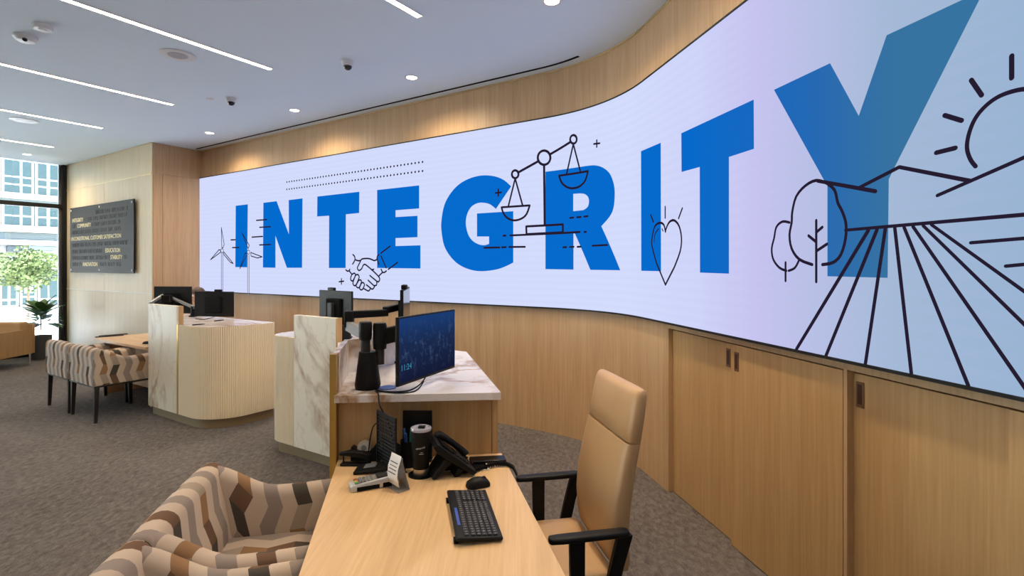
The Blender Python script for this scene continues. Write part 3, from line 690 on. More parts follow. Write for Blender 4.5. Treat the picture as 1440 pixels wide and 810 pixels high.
# ------------------------------------------------------------------ desks
DZ = .74
DFL, DFR = Vector((-.866, 2.632)), Vector((-.055, 2.722)); DL = 1.85
DFL = DFL+A*.0; DNL, DNR = DFL-A*DL, DFR-A*(DL+.09)
dk = thing('desk', 'light oak desk with keyboard and phone in the foreground', 'desk', v3((DFL+DNR)/2, 0)); o = dk.location
MB().prism(locp([DFL, DFR, DNR, DNL], o), DZ-.032, DZ).build('top', 'oak_desk', dk, .002)
MB().prism(locp([DNL+A*.03+R*.03, DNR+A*.03-R*.03, DNR+A*.06-R*.03, DNL+A*.06+R*.03], o), 0, DZ-.032).build('end_panel', 'oak_panel', dk)
MB().prism(locp([DFL-A*.05+R*.3, DFR-A*.05-R*.04, DFR-A*.08-R*.04, DFL-A*.08+R*.3], o), 0, DZ-.032).build('end_panel', 'oak_panel', dk)
m_ = (DFL+DFR)/2
MB().prism(locp([m_-A*.08, m_-A*.08+R*.025, m_-A*(DL-.02)+R*.025, m_-A*(DL-.02)], o), .15, DZ-.032).build('modesty_panel', 'oak_panel', dk)
def dpt(px, py, z=DZ): q = atz(px, py, z); return q
tr = [dpt(610, 664), dpt(689, 661), dpt(684, 647), dpt(613, 649)]
def ringprism(poly, w, z0, z1, o):
    c = sum((Vector((p.x, p.y)) for p in poly), Vector((0, 0)))/len(poly); mb = MB()
    P = [Vector((p.x, p.y)) for p in poly]; Qs = [p+(c-p).normalized()*w for p in P]
    for i in range(4): mb.prism(locp([P[i], P[(i+1) % 4], Qs[(i+1) % 4], Qs[i]], o), z0, z1)
    return mb
ringprism(tr, .012, DZ, DZ+.003, o).build('cable_tray_rim', 'trim_pale', dk)
MB().prism(locp([Vector((p.x, p.y)) for p in tr], o), DZ+.0002, DZ+.001).build('cable_tray', 'black_matte', dk)
# far desk in front of the bay
Q0 = Vector((-5.62, 7.10))
dk2 = thing('desk', 'oak desk in front of the pale oak wall, two patterned armchairs before it', 'desk', v3(Q0, 0), math.atan2(B.y, B.x))
MB().box(0, 1.50, 0, .82, DZ-.035, DZ).build('top', 'oak_desk_far', dk2, .002)
MB().box(.12, .16, .08, .78, 0, DZ-.035).build('end_panel', 'oak_desk_far', dk2)
MB().box(.16, 1.42, .30, .33, .12, DZ-.035).build('modesty_panel', 'oak_desk_far', dk2)
MB().box(1.42, 1.46, .08, .78, 0, DZ-.035).build('end_panel', 'oak_panel', dk2)
# ------------------------------------------------------------------ patterned tub armchairs
def sstep(a, b, x): t = max(0., min(1., (x-a)/(b-a))); return t*t*(3-2*t)
def make_tub():
    t = thing('tub_armchair', 'x', 'armchair')
    W, D, ZB = .70, .645, .40
    def prof(top, thk, lean):       # outline in (n inward, z), outside bottom -> over the top -> inside bottom; returns points + running length
        r = thk/2; pts = [(0, ZB), (0, ZB+.1), (0, top-r)]
        for k in range(1, 8): a = math.pi-math.pi*k/8; pts.append((r+r*math.cos(a), top-r+r*math.sin(a)))
        pts += [(thk, top-r), (thk+lean*.5, (top+.46)/2), (thk+lean, .47), (thk+lean, ZB)]
        return pts
    def sweep(name, stns, pos):     # stns: (u, top, thk, lean)
        mb = MB(); uvs = []; rings = []
        for u, top, thk, lean in stns:
            pr = prof(top, thk, lean); rings.append([pos(u, n, z) for n, z in pr]); L = 0; row = []
            for i, (n, z) in enumerate(pr):
                if i: L += math.hypot(n-pr[i-1][0], z-pr[i-1][1])
                row.append((u, L))
            row.append((u, L+.3)); uvs.append(row)
        mb.loft(rings); n = len(rings[0])
        me = mb.mesh(name, 50); me.materials.append(MATS['zigzag_fabric'])
        ob = bpy.data.objects.new(name, me); COL.objects.link(ob); ob.parent = t
        uv = me.uv_layers.new(name='UVMap')
        for p in me.polygons:
            vi = [me.loops[l].vertex_index for l in p.loop_indices]; wrap = len(vi) == 4 and any(v % n == 0 for v in vi) and any(v % n == n-1 for v in vi)
            for l in p.loop_indices:
                v = me.loops[l].vertex_index; i, k = divmod(v, n)
                if len(vi) > 4: c = me.vertices[v].co; uv.data[l].uv = (c.x+c.y, c.z)
                else: uv.data[l].uv = uvs[i][n if wrap and k == 0 else k]
        md = ob.modifiers.new('bevel', 'BEVEL'); md.width = .014; md.segments = 3; md.limit_method = 'ANGLE'; md.angle_limit = math.radians(60)
        return ob
    sweep('backrest', [(x, .815-.012*(abs(x)/.35)**4, .105, .06) for x in [-.35, -.30, -.2, -.1, 0, .1, .2, .30, .35]], lambda u, n, z: Vector((u, n, z)))
    for sg in (-1, 1):
        st = []
        for k in range(15):
            y = .045+(D-.045)*k/14; st.append((y, .800-.112*sstep(.05, .34, y)+.010*sstep(.4, .64, y), .085, .012))
        sweep('arm', st, lambda u, n, z, sg=sg: Vector((sg*(W/2-.001)-sg*n, u, z)))
    s = MB(); s.box(-.262, .262, .13, .655, .40, .495); ob = s.build('seat_cushion', 'zigzag_fabric', t, .03, 3); uv_from(ob, lambda c, n: (c.x+.3, c.y+c.z))
    s = MB(); s.box(-.345, .345, .01, .635, .385, .405); s.build('base', 'black_leg', t)
    for sx in (-1, 1):
        for y, k in ((.04, -1), (.60, 1)):
            p1 = Vector((sx*.315, y, .388)); p0 = Vector((sx*.318, y+.01*k, 0)); m = MB()
            m.loft([[p+Vector((a*w, b*w, 0)) for a, b in ((-1,-1),(1,-1),(1,1),(-1,1))] for p, w in ((p0, .015), (p1, .023))]); m.build('leg', 'black_leg', t, .002)
    return t
tub = make_tub()
OB = Vector((-4.51, 5.69))-B*.35+C*.0
tubs = [(OB, C, 'zigzag-patterned armchair at the far desk, the one beside the marble panel'), (OB-B*.735, C, 'zigzag-patterned armchair at the far desk, the one nearer the window'),
        (Vector((-1.36, 2.08)), R, 'zigzag-patterned armchair drawn up to the front desk, wholly in view of its seat'), (Vector((-1.36, 2.08))-A*.705, R, 'zigzag-patterned armchair cut off by the bottom edge of the picture')]
for k, (p, d, lb) in enumerate(tubs):
    q = tub if k == 0 else copy_tree(tub)
    setloc(q, v3(p, 0), rz_of(d)); tag(q, lb, 'armchair', 'patterned armchairs')
# ------------------------------------------------------------------ tan office chairs
def make_office():
    t = thing('office_chair', 'x', 'office chair')
    def backring(z, y, w, th):                       # rounded slab section
        pts = []
        for k in range(20):
            a = 2*math.pi*k/20; c, s_ = math.cos(a), math.sin(a)
            pts.append(Vector((w/2*math.copysign(abs(c)**.28, c), y+th/2*math.copysign(abs(s_)**.5, s_), z)))
        return pts
    Y = [(.47,-.235,.44,.06),(.50,-.23,.46,.085),(.56,-.222,.475,.09),(.64,-.218,.485,.09),(.74,-.225,.49,.088),(.84,-.243,.488,.084),(.93,-.262,.484,.078),(.985,-.275,.482,.075)]
    mb = MB(); mb.loft([backring(z, y, w, th) for z, y, w, th in Y]); mb.build('backrest', 'tan_leather', t, sharp=60)
    Y = [(.987,-.278,.474,.056),(.995,-.277,.482,.072),(1.06,-.288,.482,.073),(1.13,-.300,.478,.07),(1.175,-.308,.472,.064),(1.193,-.311,.462,.05),(1.200,-.312,.445,.026)]
    mb = MB(); mb.loft([backring(z, y, w, th) for z, y, w, th in Y]); mb.build('headrest', 'tan_leather', t, sharp=60)
    MB().box(-.25, .25, -.20, .27, .41, .49).build('seat', 'tan_leather', t, .035, 4)
    MB().box(-.22, .22, -.20, .24, .385, .412).build('seat_pan', 'black', t, .008)
    for sg in (-1, 1):
        x = sg*.295; m = MB(); rings = []
        for y, w, h in ((.10,.012,.010),(.094,.022,.012),(.05,.026,.013),(-.12,.027,.013),(-.205,.024,.013),(-.218,.016,.011)):
            rings.append([Vector((x+w*math.copysign(abs(math.cos(a))**.6, math.cos(a)), y, .668+h*math.copysign(abs(math.sin(a))**.6, math.sin(a)))) for a in [2*math.pi*k/14 for k in range(14)]])
        m.loft(rings); arm = m.build('armrest', 'black', t, sharp=60)
        m = MB()
        for P in ([(-.01,.66),(-.012,.40)], [(-.205,.66),(-.17,.54),(-.14,.41)]):
            m.loft([[Vector((x+a*.014, y+b*(.03 if z > .6 else .027), z)) for a, b in ((-1,-1),(1,-1),(1,1),(-1,1))] for y, z in P])
        m.box(min(x, x-sg*.09), max(x, x-sg*.09), -.16, .01, .388, .405)
        m.build('arm_support', 'black', arm, .004)
    MB().cyl((0,0,.11), (0,0,.39), .03).build('gas_column', 'black', t)
    b = MB()
    for k in range(5):
        a = 2*math.pi*k/5+.3; e = Vector((.30*math.cos(a), .30*math.sin(a), .075)); b.tube([(0,0,.12), e*.5+Vector((0,0,.06)), e], [.03,.025,.018])
    st = b.build('star_base', 'black', t)
    for k in range(5):
        a = 2*math.pi*k/5+.3; x, y = .30*math.cos(a), .30*math.sin(a); n = Vector((-math.sin(a), math.cos(a), 0))*.022
        MB().cyl(Vector((x, y, .03))-n, Vector((x, y, .03))+n, .03).build('caster', 'black', st)
    return t
oc = make_office(); setloc(oc, (.178, 2.30, 0), rz_of(-R)); tag(oc, 'tan leather high-back office chair with black arms at the front desk', 'office chair', 'tan office chairs')
oc2 = copy_tree(oc); PS = Vector((-4.535, 7.50)); setloc(oc2, v3(PS, 0), rz_of(-C)); tag(oc2, 'tan office chair behind the left counter, under the seated person', 'office chair', 'tan office chairs')
# a person seated there, hidden by the monitors up to the crown of the head
mat('skin', (.62,.36,.24), .5); mat('hair', (.085,.055,.038), .6); mat('shirt', (.42,.26,.27), .8); mat('trousers', (.03,.032,.04), .8); mat('eye_white', (.7,.68,.65), .3)
def make_person():
    t = thing('person', 'person seated behind the left counter, only the crown of brown hair showing above a monitor', 'person', v3(PS, 0), rz_of(-C))
    V = []; E = []; Rr = []
    def add(p, r, q=None):
        V.append(p); Rr.append(r)
        if q is not None: E.append((q, len(V)-1))
        return len(V)-1
    pel = add((0,-.10,.575), (.155,.115)); wst = add((0,-.10,.76), (.14,.10), pel); che = add((0,-.105,.95), (.16,.11), wst); col = add((0,-.10,1.075), (.09,.07), che)
    nk = add((0,-.085,1.15), (.05,.055), col); jaw = add((0,-.062,1.215), (.062,.075), nk); hd = add((0,-.07,1.30), (.075,.095), jaw); add((0,-.078,1.375), (.05,.062), hd)
    for sg in (-1, 1):
        sh = add((sg*.18,-.10,1.04), (.06,.06), col); el = add((sg*.235,.02,.83), (.045,.045), sh); wr = add((sg*.16,.22,.775), (.03,.026), el); pm = add((sg*.15,.28,.77), (.034,.014), wr)
        for k, (dx, L) in enumerate(((-.026,.062),(-.009,.075),(.009,.07),(.025,.055))):
            a = add((sg*.15+dx,.315,.770), (.0095,.009), pm); b = add((sg*.15+dx*1.1,.315+L*.55,.768), (.0085,.008), a); add((sg*.15+dx*1.1,.315+L,.758), (.007,.007), b)
        a = add((sg*.15-sg*.034,.262,.772), (.010,.010), pm); add((sg*.15-sg*.05,.30,.768), (.008,.008), a)
        hp = add((sg*.095,-.07,.57), (.085,.08), pel); kn = add((sg*.12,.30,.555), (.06,.06), hp); an = add((sg*.12,.30,.10), (.04,.04), kn); add((sg*.125,.42,.045), (.038,.03), an)
    me = bpy.data.meshes.new('body'); me.from_pydata(V, E, []); o = bpy.data.objects.new('body', me); COL.objects.link(o)
    md = o.modifiers.new('skin', 'SKIN'); md.use_smooth_shade = True
    if not me.skin_vertices: me.skin_vertices.new(name='')
    for i, r in enumerate(Rr): me.skin_vertices[0].data[i].radius = r; me.skin_vertices[0].data[i].use_root = (i == 0)
    sb = o.modifiers.new('sub', 'SUBSURF'); sb.levels = 2; sb.render_levels = 2
    full = bpy.data.meshes.new_from_object(o.evaluated_get(bpy.context.evaluated_depsgraph_get())); bpy.data.objects.remove(o)
    full.materials.clear()
    for m in ('skin', 'shirt', 'trousers'): full.materials.append(MATS[m])
    for p in full.polygons:
        c = p.center; p.use_smooth = True
        p.material_index = 2 if c.z < .66 else (0 if c.z > 1.12 or c.y > .20 else 1)
    b = bpy.data.objects.new('body', full); COL.objects.link(b); b.parent = t
    MB().sphere((0,-.078,1.318), .082, (.98,1.16,1.12), 20, 10, -.05, 1).build('hair', 'hair', t)
    for sg in (-1, 1):
        MB().sphere((sg*.03,.012,1.285), .012).build('eye', 'eye_white', t); MB().sphere((sg*.075,-.07,1.275), .02, (.4,.8,1.4), 10, 6).build('ear', 'skin', t)
    MB().loft([[Vector((w*math.cos(a), y, z+w*math.sin(a))) for a in [2*math.pi*k/8 for k in range(8)]] for w, y, z in ((.006,.018,1.29),(.012,.030,1.262),(.013,.02,1.25))]).build('nose', 'skin', t)
    MB().sphere((0,.008,1.225), .02, (1,.5,.3), 10, 6).build('mouth', 'red_key', t)
    return t
make_person()
# ------------------------------------------------------------------ monitors
def monitor(label, c, face, w=.53, h=.325, lit=False, webcam=None, stand=None, tilt=0., column=False):
    """c = centre of the panel, face = plan direction the screen looks"""
    t = thing('monitor', label, 'monitor', c, rz_of(face))
    M = MB(); M.box(-w/2, w/2, -.018, 0, -h/2, h/2); M.build('case', 'black', t, .003)
    s = MB(); s.box(-w/2+.008, w/2-.008, 0, .0012, -h/2+.014, h/2-.008); s.build('display', 'desktop_picture' if lit else 'display_off', t)
    M = MB(); M.box(-.11, .11, -.042, -.018, -.11, .09); M.build('rear_housing', 'black_matte', t, .01)
    if webcam is not None:
        wc = MB().box(webcam-.045, webcam+.045, -.02, .012, h/2-.002, h/2+.026).build('webcam', 'black', t, .006)
        MB().cyl((webcam, .012, h/2+.012), (webcam, .016, h/2+.012), .009).build('lens', 'lens', wc)
    if stand is not None:
        zb = stand-c[2]
        nk = MB(); nk.box(-.033, .033, -.075, -.042, zb+.01, .05); nk.build('neck', 'dark_grey', t, .004)
        MB().box(-.11, .11, -.10, .09, zb, zb+.012).build('foot', 'black', t, .004)
    return t
m1 = monitor('black monitor on the left counter, left of the pair, carried by a silver arm', atd(244, 421.5, 6.75), (.12, .99), w=.52, h=.34, webcam=None)
m2 = monitor('black monitor on the left counter with a webcam, right of the pair', atd(302, 427.5, 6.45), (.12, .99), w=.51, h=.305, webcam=.05)
p5l, p5r = Vector((-.547, 2.54)), Vector((-.328, 3.04)); e5 = (p5r-p5l).normalized(); n5 = Vector((e5.y, -e5.x))
c5_ = v3((p5l+p5r)/2, 1.2875)
m5 = monitor('lit monitor with a dark blue city picture above the front desk', c5_, n5, (p5r-p5l).length, .335, True)
TXT = Matrix.Translation((0, .0016, 0)) @ Matrix.Rotation(math.pi, 4, 'Z') @ Matrix.Rotation(math.pi/2, 4, 'X')
text_mesh('11:24', .042, 'clock', 'clock_digits', m5, TXT @ Matrix.Translation((-.255, -.095, 0)), .0002)
text_mesh('Thursday', .02, 'date_line', 'clock_digits', m5, TXT @ Matrix.Translation((-.255, -.125, 0)), .0002) if False else None
m4 = monitor('slim monitor seen nearly edge-on behind the lit one', v3(Vector((-.648, 3.25)), 1.41), Vector((1, .12)), .50, .315, False, webcam=.12)
m3 = monitor('black monitor seen from behind at the fluted end of the near counter', v3(Vector((-1.56, 4.70)), 1.33), Vector((.62, .78)), .50, .315, False, webcam=-.07, stand=CT)
# dual arm behind the lit monitor
ar = thing('monitor_mount', 'black dual monitor arm clamped to the near counter', 'monitor arm', v3((-.748, 2.74), CT)); o = Vector(ar.location)
MB().lathe([(.001,0),(.062,0),(.066,.02),(.055,.10),(.046,.17),(.044,.19),(.001,.19)], 0, 0, 20).build('base', 'black', ar)
MB().cyl((-.012,.0,.18), (-.012,.0,.335), .024).build('post', 'dark_grey', ar)
MB().lathe([(.001,.25),(.03,.25),(.034,.27),(.034,.335),(.03,.345),(.001,.345)], -.012, 0, 16).build('cap', 'black', ar, .003)
MB().cyl((.055,.03,.12), (.055,.03,.33), .024).build('post', 'dark_grey', ar)
MB().lathe([(.001,.20),(.034,.20),(.036,.22),(.036,.32),(.032,.335),(.001,.335)], .055, .03, 16).build('cap', 'black', ar)
def bar(pts, w, h, name, m='black'):
    mb = MB()
    for a, b in zip(pts, pts[1:]):
        a = Vector(a)-o; b = Vector(b)-o; d = (b-a); L = d.length; q = d.to_track_quat('Y', 'Z').to_matrix().to_4x4(); mb.box(-w/2, w/2, -.012, L+.012, -h/2, h/2, Matrix.Translation(a) @ q)
    return mb.build(name, m, ar, .006)
j0 = Vector((-.693, 2.77, CT+.26))
bar([j0, Vector((-.62, 2.80, 1.345)), v3((p5l+p5r)/2-n5*.045, 1.30)], .035, .085, 'lower_arm')
q0, q1 = v3((-.76, 2.75), 1.345), v3((-.93, 3.02), 1.36)
bar([q0, q1], .04, .055, 'upper_arm', 'mid_grey')
bar([v3((-.93, 3.02), 1.365), v3((-.93, 3.02), 1.435)], .05, .04, 'elbow')
bar([v3((-.93, 3.02), 1.425), v3((-.745, 3.12), 1.428)], .036, .042, 'upper_arm')
bar([v3((-.745, 3.12), 1.445), v3((-.70, 3.22), 1.452)], .036, .04, 'head')
# arm on the left counter
o_ = v3((-4.02, 6.66), CT); ar2 = thing('monitor_mount', 'silver and black monitor arm on the left counter', 'monitor arm', o_); o = Vector(o_)
MB().lathe([(.001,0),(.05,0),(.05,.015),(.03,.02),(.026,.13),(.001,.13)]).build('base', 'black', ar2)
def bar2(pts, w, h, name, m='black'):
    mb = MB()
    for a, b in zip(pts, pts[1:]):
        a = Vector(a)-o; b = Vector(b)-o; d = (b-a); q = d.to_track_quat('Y', 'Z').to_matrix().to_4x4(); mb.box(-w/2, w/2, 0, d.length, -h/2, h/2, Matrix.Translation(a) @ q)
    return mb.build(name, m, ar2, .004)
bar2([o+Vector((0,0,.12)), atd(240, 418, 6.68)], .03, .035, 'arm', 'silver')
bar2([atd(229, 415.5, 6.66), atd(210, 427, 6.45)], .03, .035, 'arm', 'silver')
bar2([atd(228, 420, 6.64), atd(241, 420, 6.64)], .05, .09, 'head', 'black')
bar2([o+Vector((0,0,.11)), atd(298, 428, 6.40)+Vector((0, .02, 0))], .03, .035, 'arm', 'black')
# ------------------------------------------------------------------ things on the near counter
p = atz(481, 479, CT); tag(MB().sphere((0,0,0), .075, (1,.9,1.75), 18, 10, 0, 1).build('desk_speaker', 'black'), 'rounded black device on the near counter beside the marble panel', 'device')
bpy.data.objects['desk_speaker'].location = p+Vector((-.005, .03, 0))
p = atz(547, 511, CT); t = thing('folder', 'blue flat folder lying on the near counter behind the monitor', 'folder', p, -.1)
MB().box(-.085, .12, 0, .15, 0, .012).build('pages', 'black_matte', t); MB().box(-.087, .122, -.002, .152, .012, .016).build('cover', 'blue_folder', t)  # blue of the cover is the big screen's reflection put into its colour
p = atz(545, 545.5, CT); tag(MB().lathe([(.001,0),(.045,0),(.045,.004),(.001,.004)], 0, 0, 24).build('coaster', 'blue_pad'), 'round blue coaster on the near counter by the arm base', 'coaster')
bpy.data.objects['coaster'].location = p
def cable(label, pts, r=.0035, name='cable'):
    pts = [Vector(q) for q in pts]; out = []
    for i in range(len(pts)-1):
        P = [pts[max(i-1,0)], pts[i], pts[i+1], pts[min(i+2, len(pts)-1)]]
        for j in range(6):
            u = j/6; out.append(.5*((2*P[1])+(-P[0]+P[2])*u+(2*P[0]-5*P[1]+4*P[2]-P[3])*u*u+(-P[0]+3*P[1]-3*P[2]+P[3])*u**3))
    out.append(pts[-1]); return tag(MB().tube(out, r, 6).build(name, 'black'), label, 'cable')
cz = CT+.004
cable('black cable looping from the arm base to the lit monitor', [atz(528, 548, cz), atz(550, 551, cz), atz(575, 549, cz), atz(590, 541, cz+.012), atd(598, 531, 2.78)])
cable('lower black cable looping under the lit monitor', [atz(530, 550, cz), atz(558, 552.5, cz), atz(580, 551, cz), atz(590, 545, cz+.006), atz(596, 536, cz+.03)])
cable('thin black cable hanging from the counter down to the mesh organiser', [atz(528, 550.5, cz), atz(532, 554, cz), Vector((-.64, 2.555, 1.03)), Vector((-.60, 2.545, .96)), Vector((-.575, 2.55, .86)), Vector((-.575, 2.56, .78)), Vector((-.59, 2.57, .744))])
cable('thin black cord rising behind the mesh organiser', [Vector((-.70, 2.60, .744)), Vector((-.705, 2.60, .80)), Vector((-.69, 2.61, .90)), Vector((-.665, 2.61, .93))], .003)
cable('black cable on the left counter under the monitors', [atz(275, 448, cz), atz(286, 449.5, cz), atz(297, 446.5, cz), atz(304, 444.5, cz)])
for px, py, dx, lb in ((279, 456.3, 17, 'black pen on the left counter, nearer the edge'), (308, 450.8, 13, 'black pen on the left counter, nearer the monitors')):
    a, b = atz(px-dx/2, py+.5, CT+.006), atz(px+dx/2, py-.8, CT+.006)
    t = thing('pen', lb, 'pen', a, 0, 'pens on the left counter'); MB().cyl((0,0,0), (b-a)*.62, .006).build('barrel', 'black', t); MB().cyl((b-a)*.62, b-a, .0065, .003).build('cap', 'dark_grey', t)
# far desk things
p = atz(152, 473.2, DZ); t = thing('pen_tray', 'dark pen tray on the corner of the far desk', 'tray', p, math.atan2(C.y, C.x)-.25)
MB().box(-.14, .17, -.045, .045, 0, .006).build('tray', 'black', t); MB().cyl((-.10,.01,.014), (.22,.0,.018), .008).build('pen', 'pull_dark', t)
p = atz(206, 483.5, DZ); tag(MB().sphere((0,0,0), .035, (1.4,1,1), 14, 8, 0, 1).build('computer_mouse', 'black'), 'dark mouse on the far desk beside the marble panel', 'mouse'); bpy.data.objects['computer_mouse'].location = p
# ------------------------------------------------------------------ things on the front desk
# keyboard
kc = (atz(629.8,688,.765)+atz(684,693.5,.752)+atz(706,760,.752)+atz(639.7,755,.765))/4
kb = thing('keyboard', 'black wired-looking keyboard with a blue strip on the front desk', 'keyboard', (kc.x, kc.y, DZ), rz_of(R)+math.pi/2*0)
# local: +y to the user (right), x along the length (near = +x)
KL, KW = .405, .165
Mk = Matrix.Rotation(-.075, 4, 'X')
m = MB()
m.box(-KL/2, KL/2, -KW/2, KW/2, .010, .024, Mk); m.build('body', 'black', kb, .006)
km = MB()
for r in range(6):
    for k in range(21):
        if r == 5 and 4 < k < 10: continue
        if k in (15, 19) and r > 0 and k == 15: continue
        x = KL/2-.022-k*.0178; y = -KW/2+.038+r*.0195+(.004 if r else 0)
        km.box(x-.0073, x+.0073, y-.0078, y+.0078, .023, .0285, Mk)
x = KL/2-.022-7*.0178; y = -KW/2+.042+5*.0195; km.box(x-.045, x+.045, y-.0078, y+.0078, .023, .0285, Mk)
tag(km.build('keys', 'key_cap', kb, .0012, 1), kind='stuff')
lg = MB()
for r in range(6):
    for k in range(21):
        if r == 5 and 4 < k < 10: continue
        x = KL/2-.022-k*.0178; y = -KW/2+.038+r*.0195+(.004 if r else 0); lg.box(x-.0013, x+.0013, y-.0016, y+.0016, .0285, .0288, Mk)
tag(lg.build('key_legends', 'key_legend', kb), kind='stuff')
MB().box(-.03, .11, -KW/2+.014, -KW/2+.024, .0235, .0255, Mk).build('light_strip', 'blue_bar', kb)
for x in (-.15, .17): MB().box(x-.012, x+.012, -KW/2-.004, -KW/2+.012, 0, .014).build('foot', 'black_matte', kb)
# mouse
p = atz(672, 684, DZ); ms = thing('computer_mouse', 'black wireless mouse beyond the keyboard on the front desk', 'mouse', p, rz_of(R)+.15)
rings = []
for y, w, h in ((-.052,.012,.012),(-.046,.024,.024),(-.025,.031,.035),(0,.031,.038),(.025,.03,.033),(.045,.026,.022),(.053,.014,.010)):
    rings.append([Vector((w*math.cos(a), y, max(.002, .004+h*max(0, math.sin(a))**.8) if math.sin(a) > 0 else .002)) for a in [2*math.pi*k/20 for k in range(20)]])
mb = MB(); mb.loft(rings); mb.build('shell', 'black', ms, sharp=70); MB().cyl((-.004,.028,.033), (.004,.028,.033), .009).build('wheel', 'dark_grey', ms)
# card terminal
a, b = atz(495, 680, .76), atz(543, 668, .77)
tm = thing('card_terminal', 'silver card payment terminal with coloured keys on the front desk', 'card terminal', atz(520, 684, DZ), rz_of((b-a).normalized())-.05)
m = MB(); rings = []
for y, w, h in ((-.085,.034,.022),(-.075,.039,.028),(0,.040,.036),(.06,.040,.042),(.09,.038,.044),(.097,.034,.040)):
    rings.append([Vector((-w, y, 0)), Vector((w, y, 0)), Vector((w, y, h*.7)), Vector((w*.86, y, h)), Vector((-w*.86, y, h)), Vector((-w, y, h*.7))])
m.loft(rings); m.build('body', 'silver', tm, .003)
MB().box(.0385, .0415, -.06, .035, .003, .020).build('side_grip', 'black_matte', tm); MB().box(.0385, .0415, .05, .088, .003, .022).build('side_grip', 'black_matte', tm)
MB().box(-.026, .026, .028, .075, .036, .0455).build('display', 'dark_grey', tm)
ks = MB()
for r in range(4):
    for c in range(3): ks.box(-.026+c*.019, -.012+c*.019, -.045+r*.0155, -.034+r*.0155, .026, .0385)
tag(ks.build('keypad', 'mid_grey', tm), kind='stuff')
for c, mm in enumerate(('red_key', 'yellow_key', 'green_key')): MB().box(-.026+c*.019, -.012+c*.019, -.066, -.052, .022, .0335).build('function_key', mm, tm)
# calculator
t = thing('calculator', 'flat black calculator with grey display behind the card terminal', 'calculator', atz(528, 662, DZ), rz_of((b-a).normalized())-.45)
M1 = Matrix.Rotation(.12, 4, 'X')
MB().box(-.05, .05, -.09, .09, .008, .024, M1).build('body', 'black', t, .004); MB().box(-.038, .015, -.05, .005, .0235, .0252, M1).build('display', 'mid_grey', t)
ks = MB()
for r in range(3):
    for c in range(4): ks.box(-.04+c*.021, -.026+c*.021, .02+r*.021, .034+r*.021, .0235, .027, M1)
tag(ks.build('keypad', 'dark_grey', t), kind='stuff')
# stapler
a = atz(483, 654, DZ); t = thing('stapler', 'black stapler at the back left corner of the front desk', 'stapler', a, -.03)
MB().box(-.012, .13, -.02, .02, 0, .012).build('base', 'black', t, .004)
MB().cyl((.0,.0,.01), (.0,.0,.05), .004).build('spring_post', 'black', t)
mb = MB(); mb.loft([[Vector((x, -w, z0)), Vector((x, w, z0)), Vector((x, w, z1)), Vector((x, -w, z1))] for x, w, z0, z1 in ((-.018,.012,.048,.062),(.03,.017,.046,.072),(.10,.018,.038,.066),(.135,.014,.012,.05))]); mb.build('upper_arm', 'black', t, .005)
# tape dispenser
a = atz(512, 650, DZ); t = thing('tape_dispenser', 'black tape dispenser with a roll of clear tape behind the stapler', 'tape dispenser', a+Vector((0, .035, 0)), -.03)
mb = MB(); mb.loft([[Vector((x, -.028, 0)), Vector((x, .028, 0)), Vector((x, .024, z)), Vector((x, -.024, z))] for x, z in ((-.07,.07),(-.055,.062),(-.02,.045),(.03,.05),(.055,.085),(.062,.088),(.075,.02))]); mb.build('body', 'black', t, .005)
MB().cyl((-.008,-.012,.062), (-.008,.012,.062), .033, n=24).build('tape_roll', 'tape', t); MB().cyl((-.008,-.0125,.062), (-.008,.0125,.062), .014, n=16).build('core', 'mid_grey', t)
# mesh organiser
pa, pb = Vector((-.655, 2.575)), Vector((-.535, 2.43)); t = thing('mesh_organiser', 'black metal mesh upright file holder on the front desk', 'organiser', v3(pa, DZ), math.atan2(pb.y-pa.y, pb.x-pa.x)); L = (pb-pa).length
m = MB()
for x in (0, L): m.box(x-.004, x+.004, -.004, .004, 0, .262)
for z in (.004, .258): m.box(0, L, -.004, .004, z-.004, z+.004)
m.build('frame', 'black', t)
m = MB()
for k in range(1, 16): m.box(0, L, -.0015, .0015, k*.0165-.0052, k*.0165+.0052)
for k in range(1, 12): m.box(L*k/12-.0012, L*k/12+.0012, -.0016, .0016, .004, .256)
tag(m.build('mesh', 'black', t), kind='stuff')
MB().box(-.005, L+.005, -.03, .055, 0, .006).build('base', 'black', t); 
for y in (.024, .05): 
    m = MB(); m.box(0, L, y-.0015, y+.0015, .006, .16-y); m.build('divider', 'black', t)
# card holder
t = thing('card_holder', 'clear acrylic holder with a white printed card on the front desk', 'card holder', atz(560, 687, DZ), .75)
MB().box(-.028, .03, -.045, .045, 0, .003).build('foot', 'acrylic', t)
mb = MB(); mb.loft([[Vector((x, -.045, z)), Vector((x, .045, z)), Vector((x+.002, .045, z)), Vector((x+.002, -.045, z))] for x, z in ((.028,.003),(.012,.06),(-.006,.125),(-.008,.145))]); mb.build('easel', 'acrylic', t)
mb = MB(); mb.loft([[Vector((x, -.04, z)), Vector((x, .04, z)), Vector((x+.0012, .04, z)), Vector((x+.0012, -.04, z))] for x, z in ((-.02,.022),(-.030,.06),(-.026,.10),(-.012,.135),(-.009,.15))]); mb.build('card', 'paper', t, sharp=80)
m = MB()
for k in range(4): m.box(-.033+k*.004, -.0305+k*.004, -.028, .028, .075+k*.014, .078+k*.014)
tag(m.build('printed_lines', 'print', t), kind='stuff')
# pen cup
t = thing('pen_cup', 'black pen cup holding blue and green pens behind the tumbler', 'pen cup', atz(574, 655, DZ))
MB().lathe([(.001,0),(.036,0),(.038,.125),(.035,.125),(.034,.01),(.001,.01)]).build('cup', 'black', t)
for k, (dx, dy, mm, h) in enumerate(((-.015,.01,'pen_blue',.175),(.012,-.012,'pen_green',.185),(-.004,-.018,'pen_blue',.165),(.016,.014,'black',.18))):
    MB().cyl((dx*.4, dy*.4, .01), (dx*1.5, dy*1.5, h), .005).build('pen', mm, t)
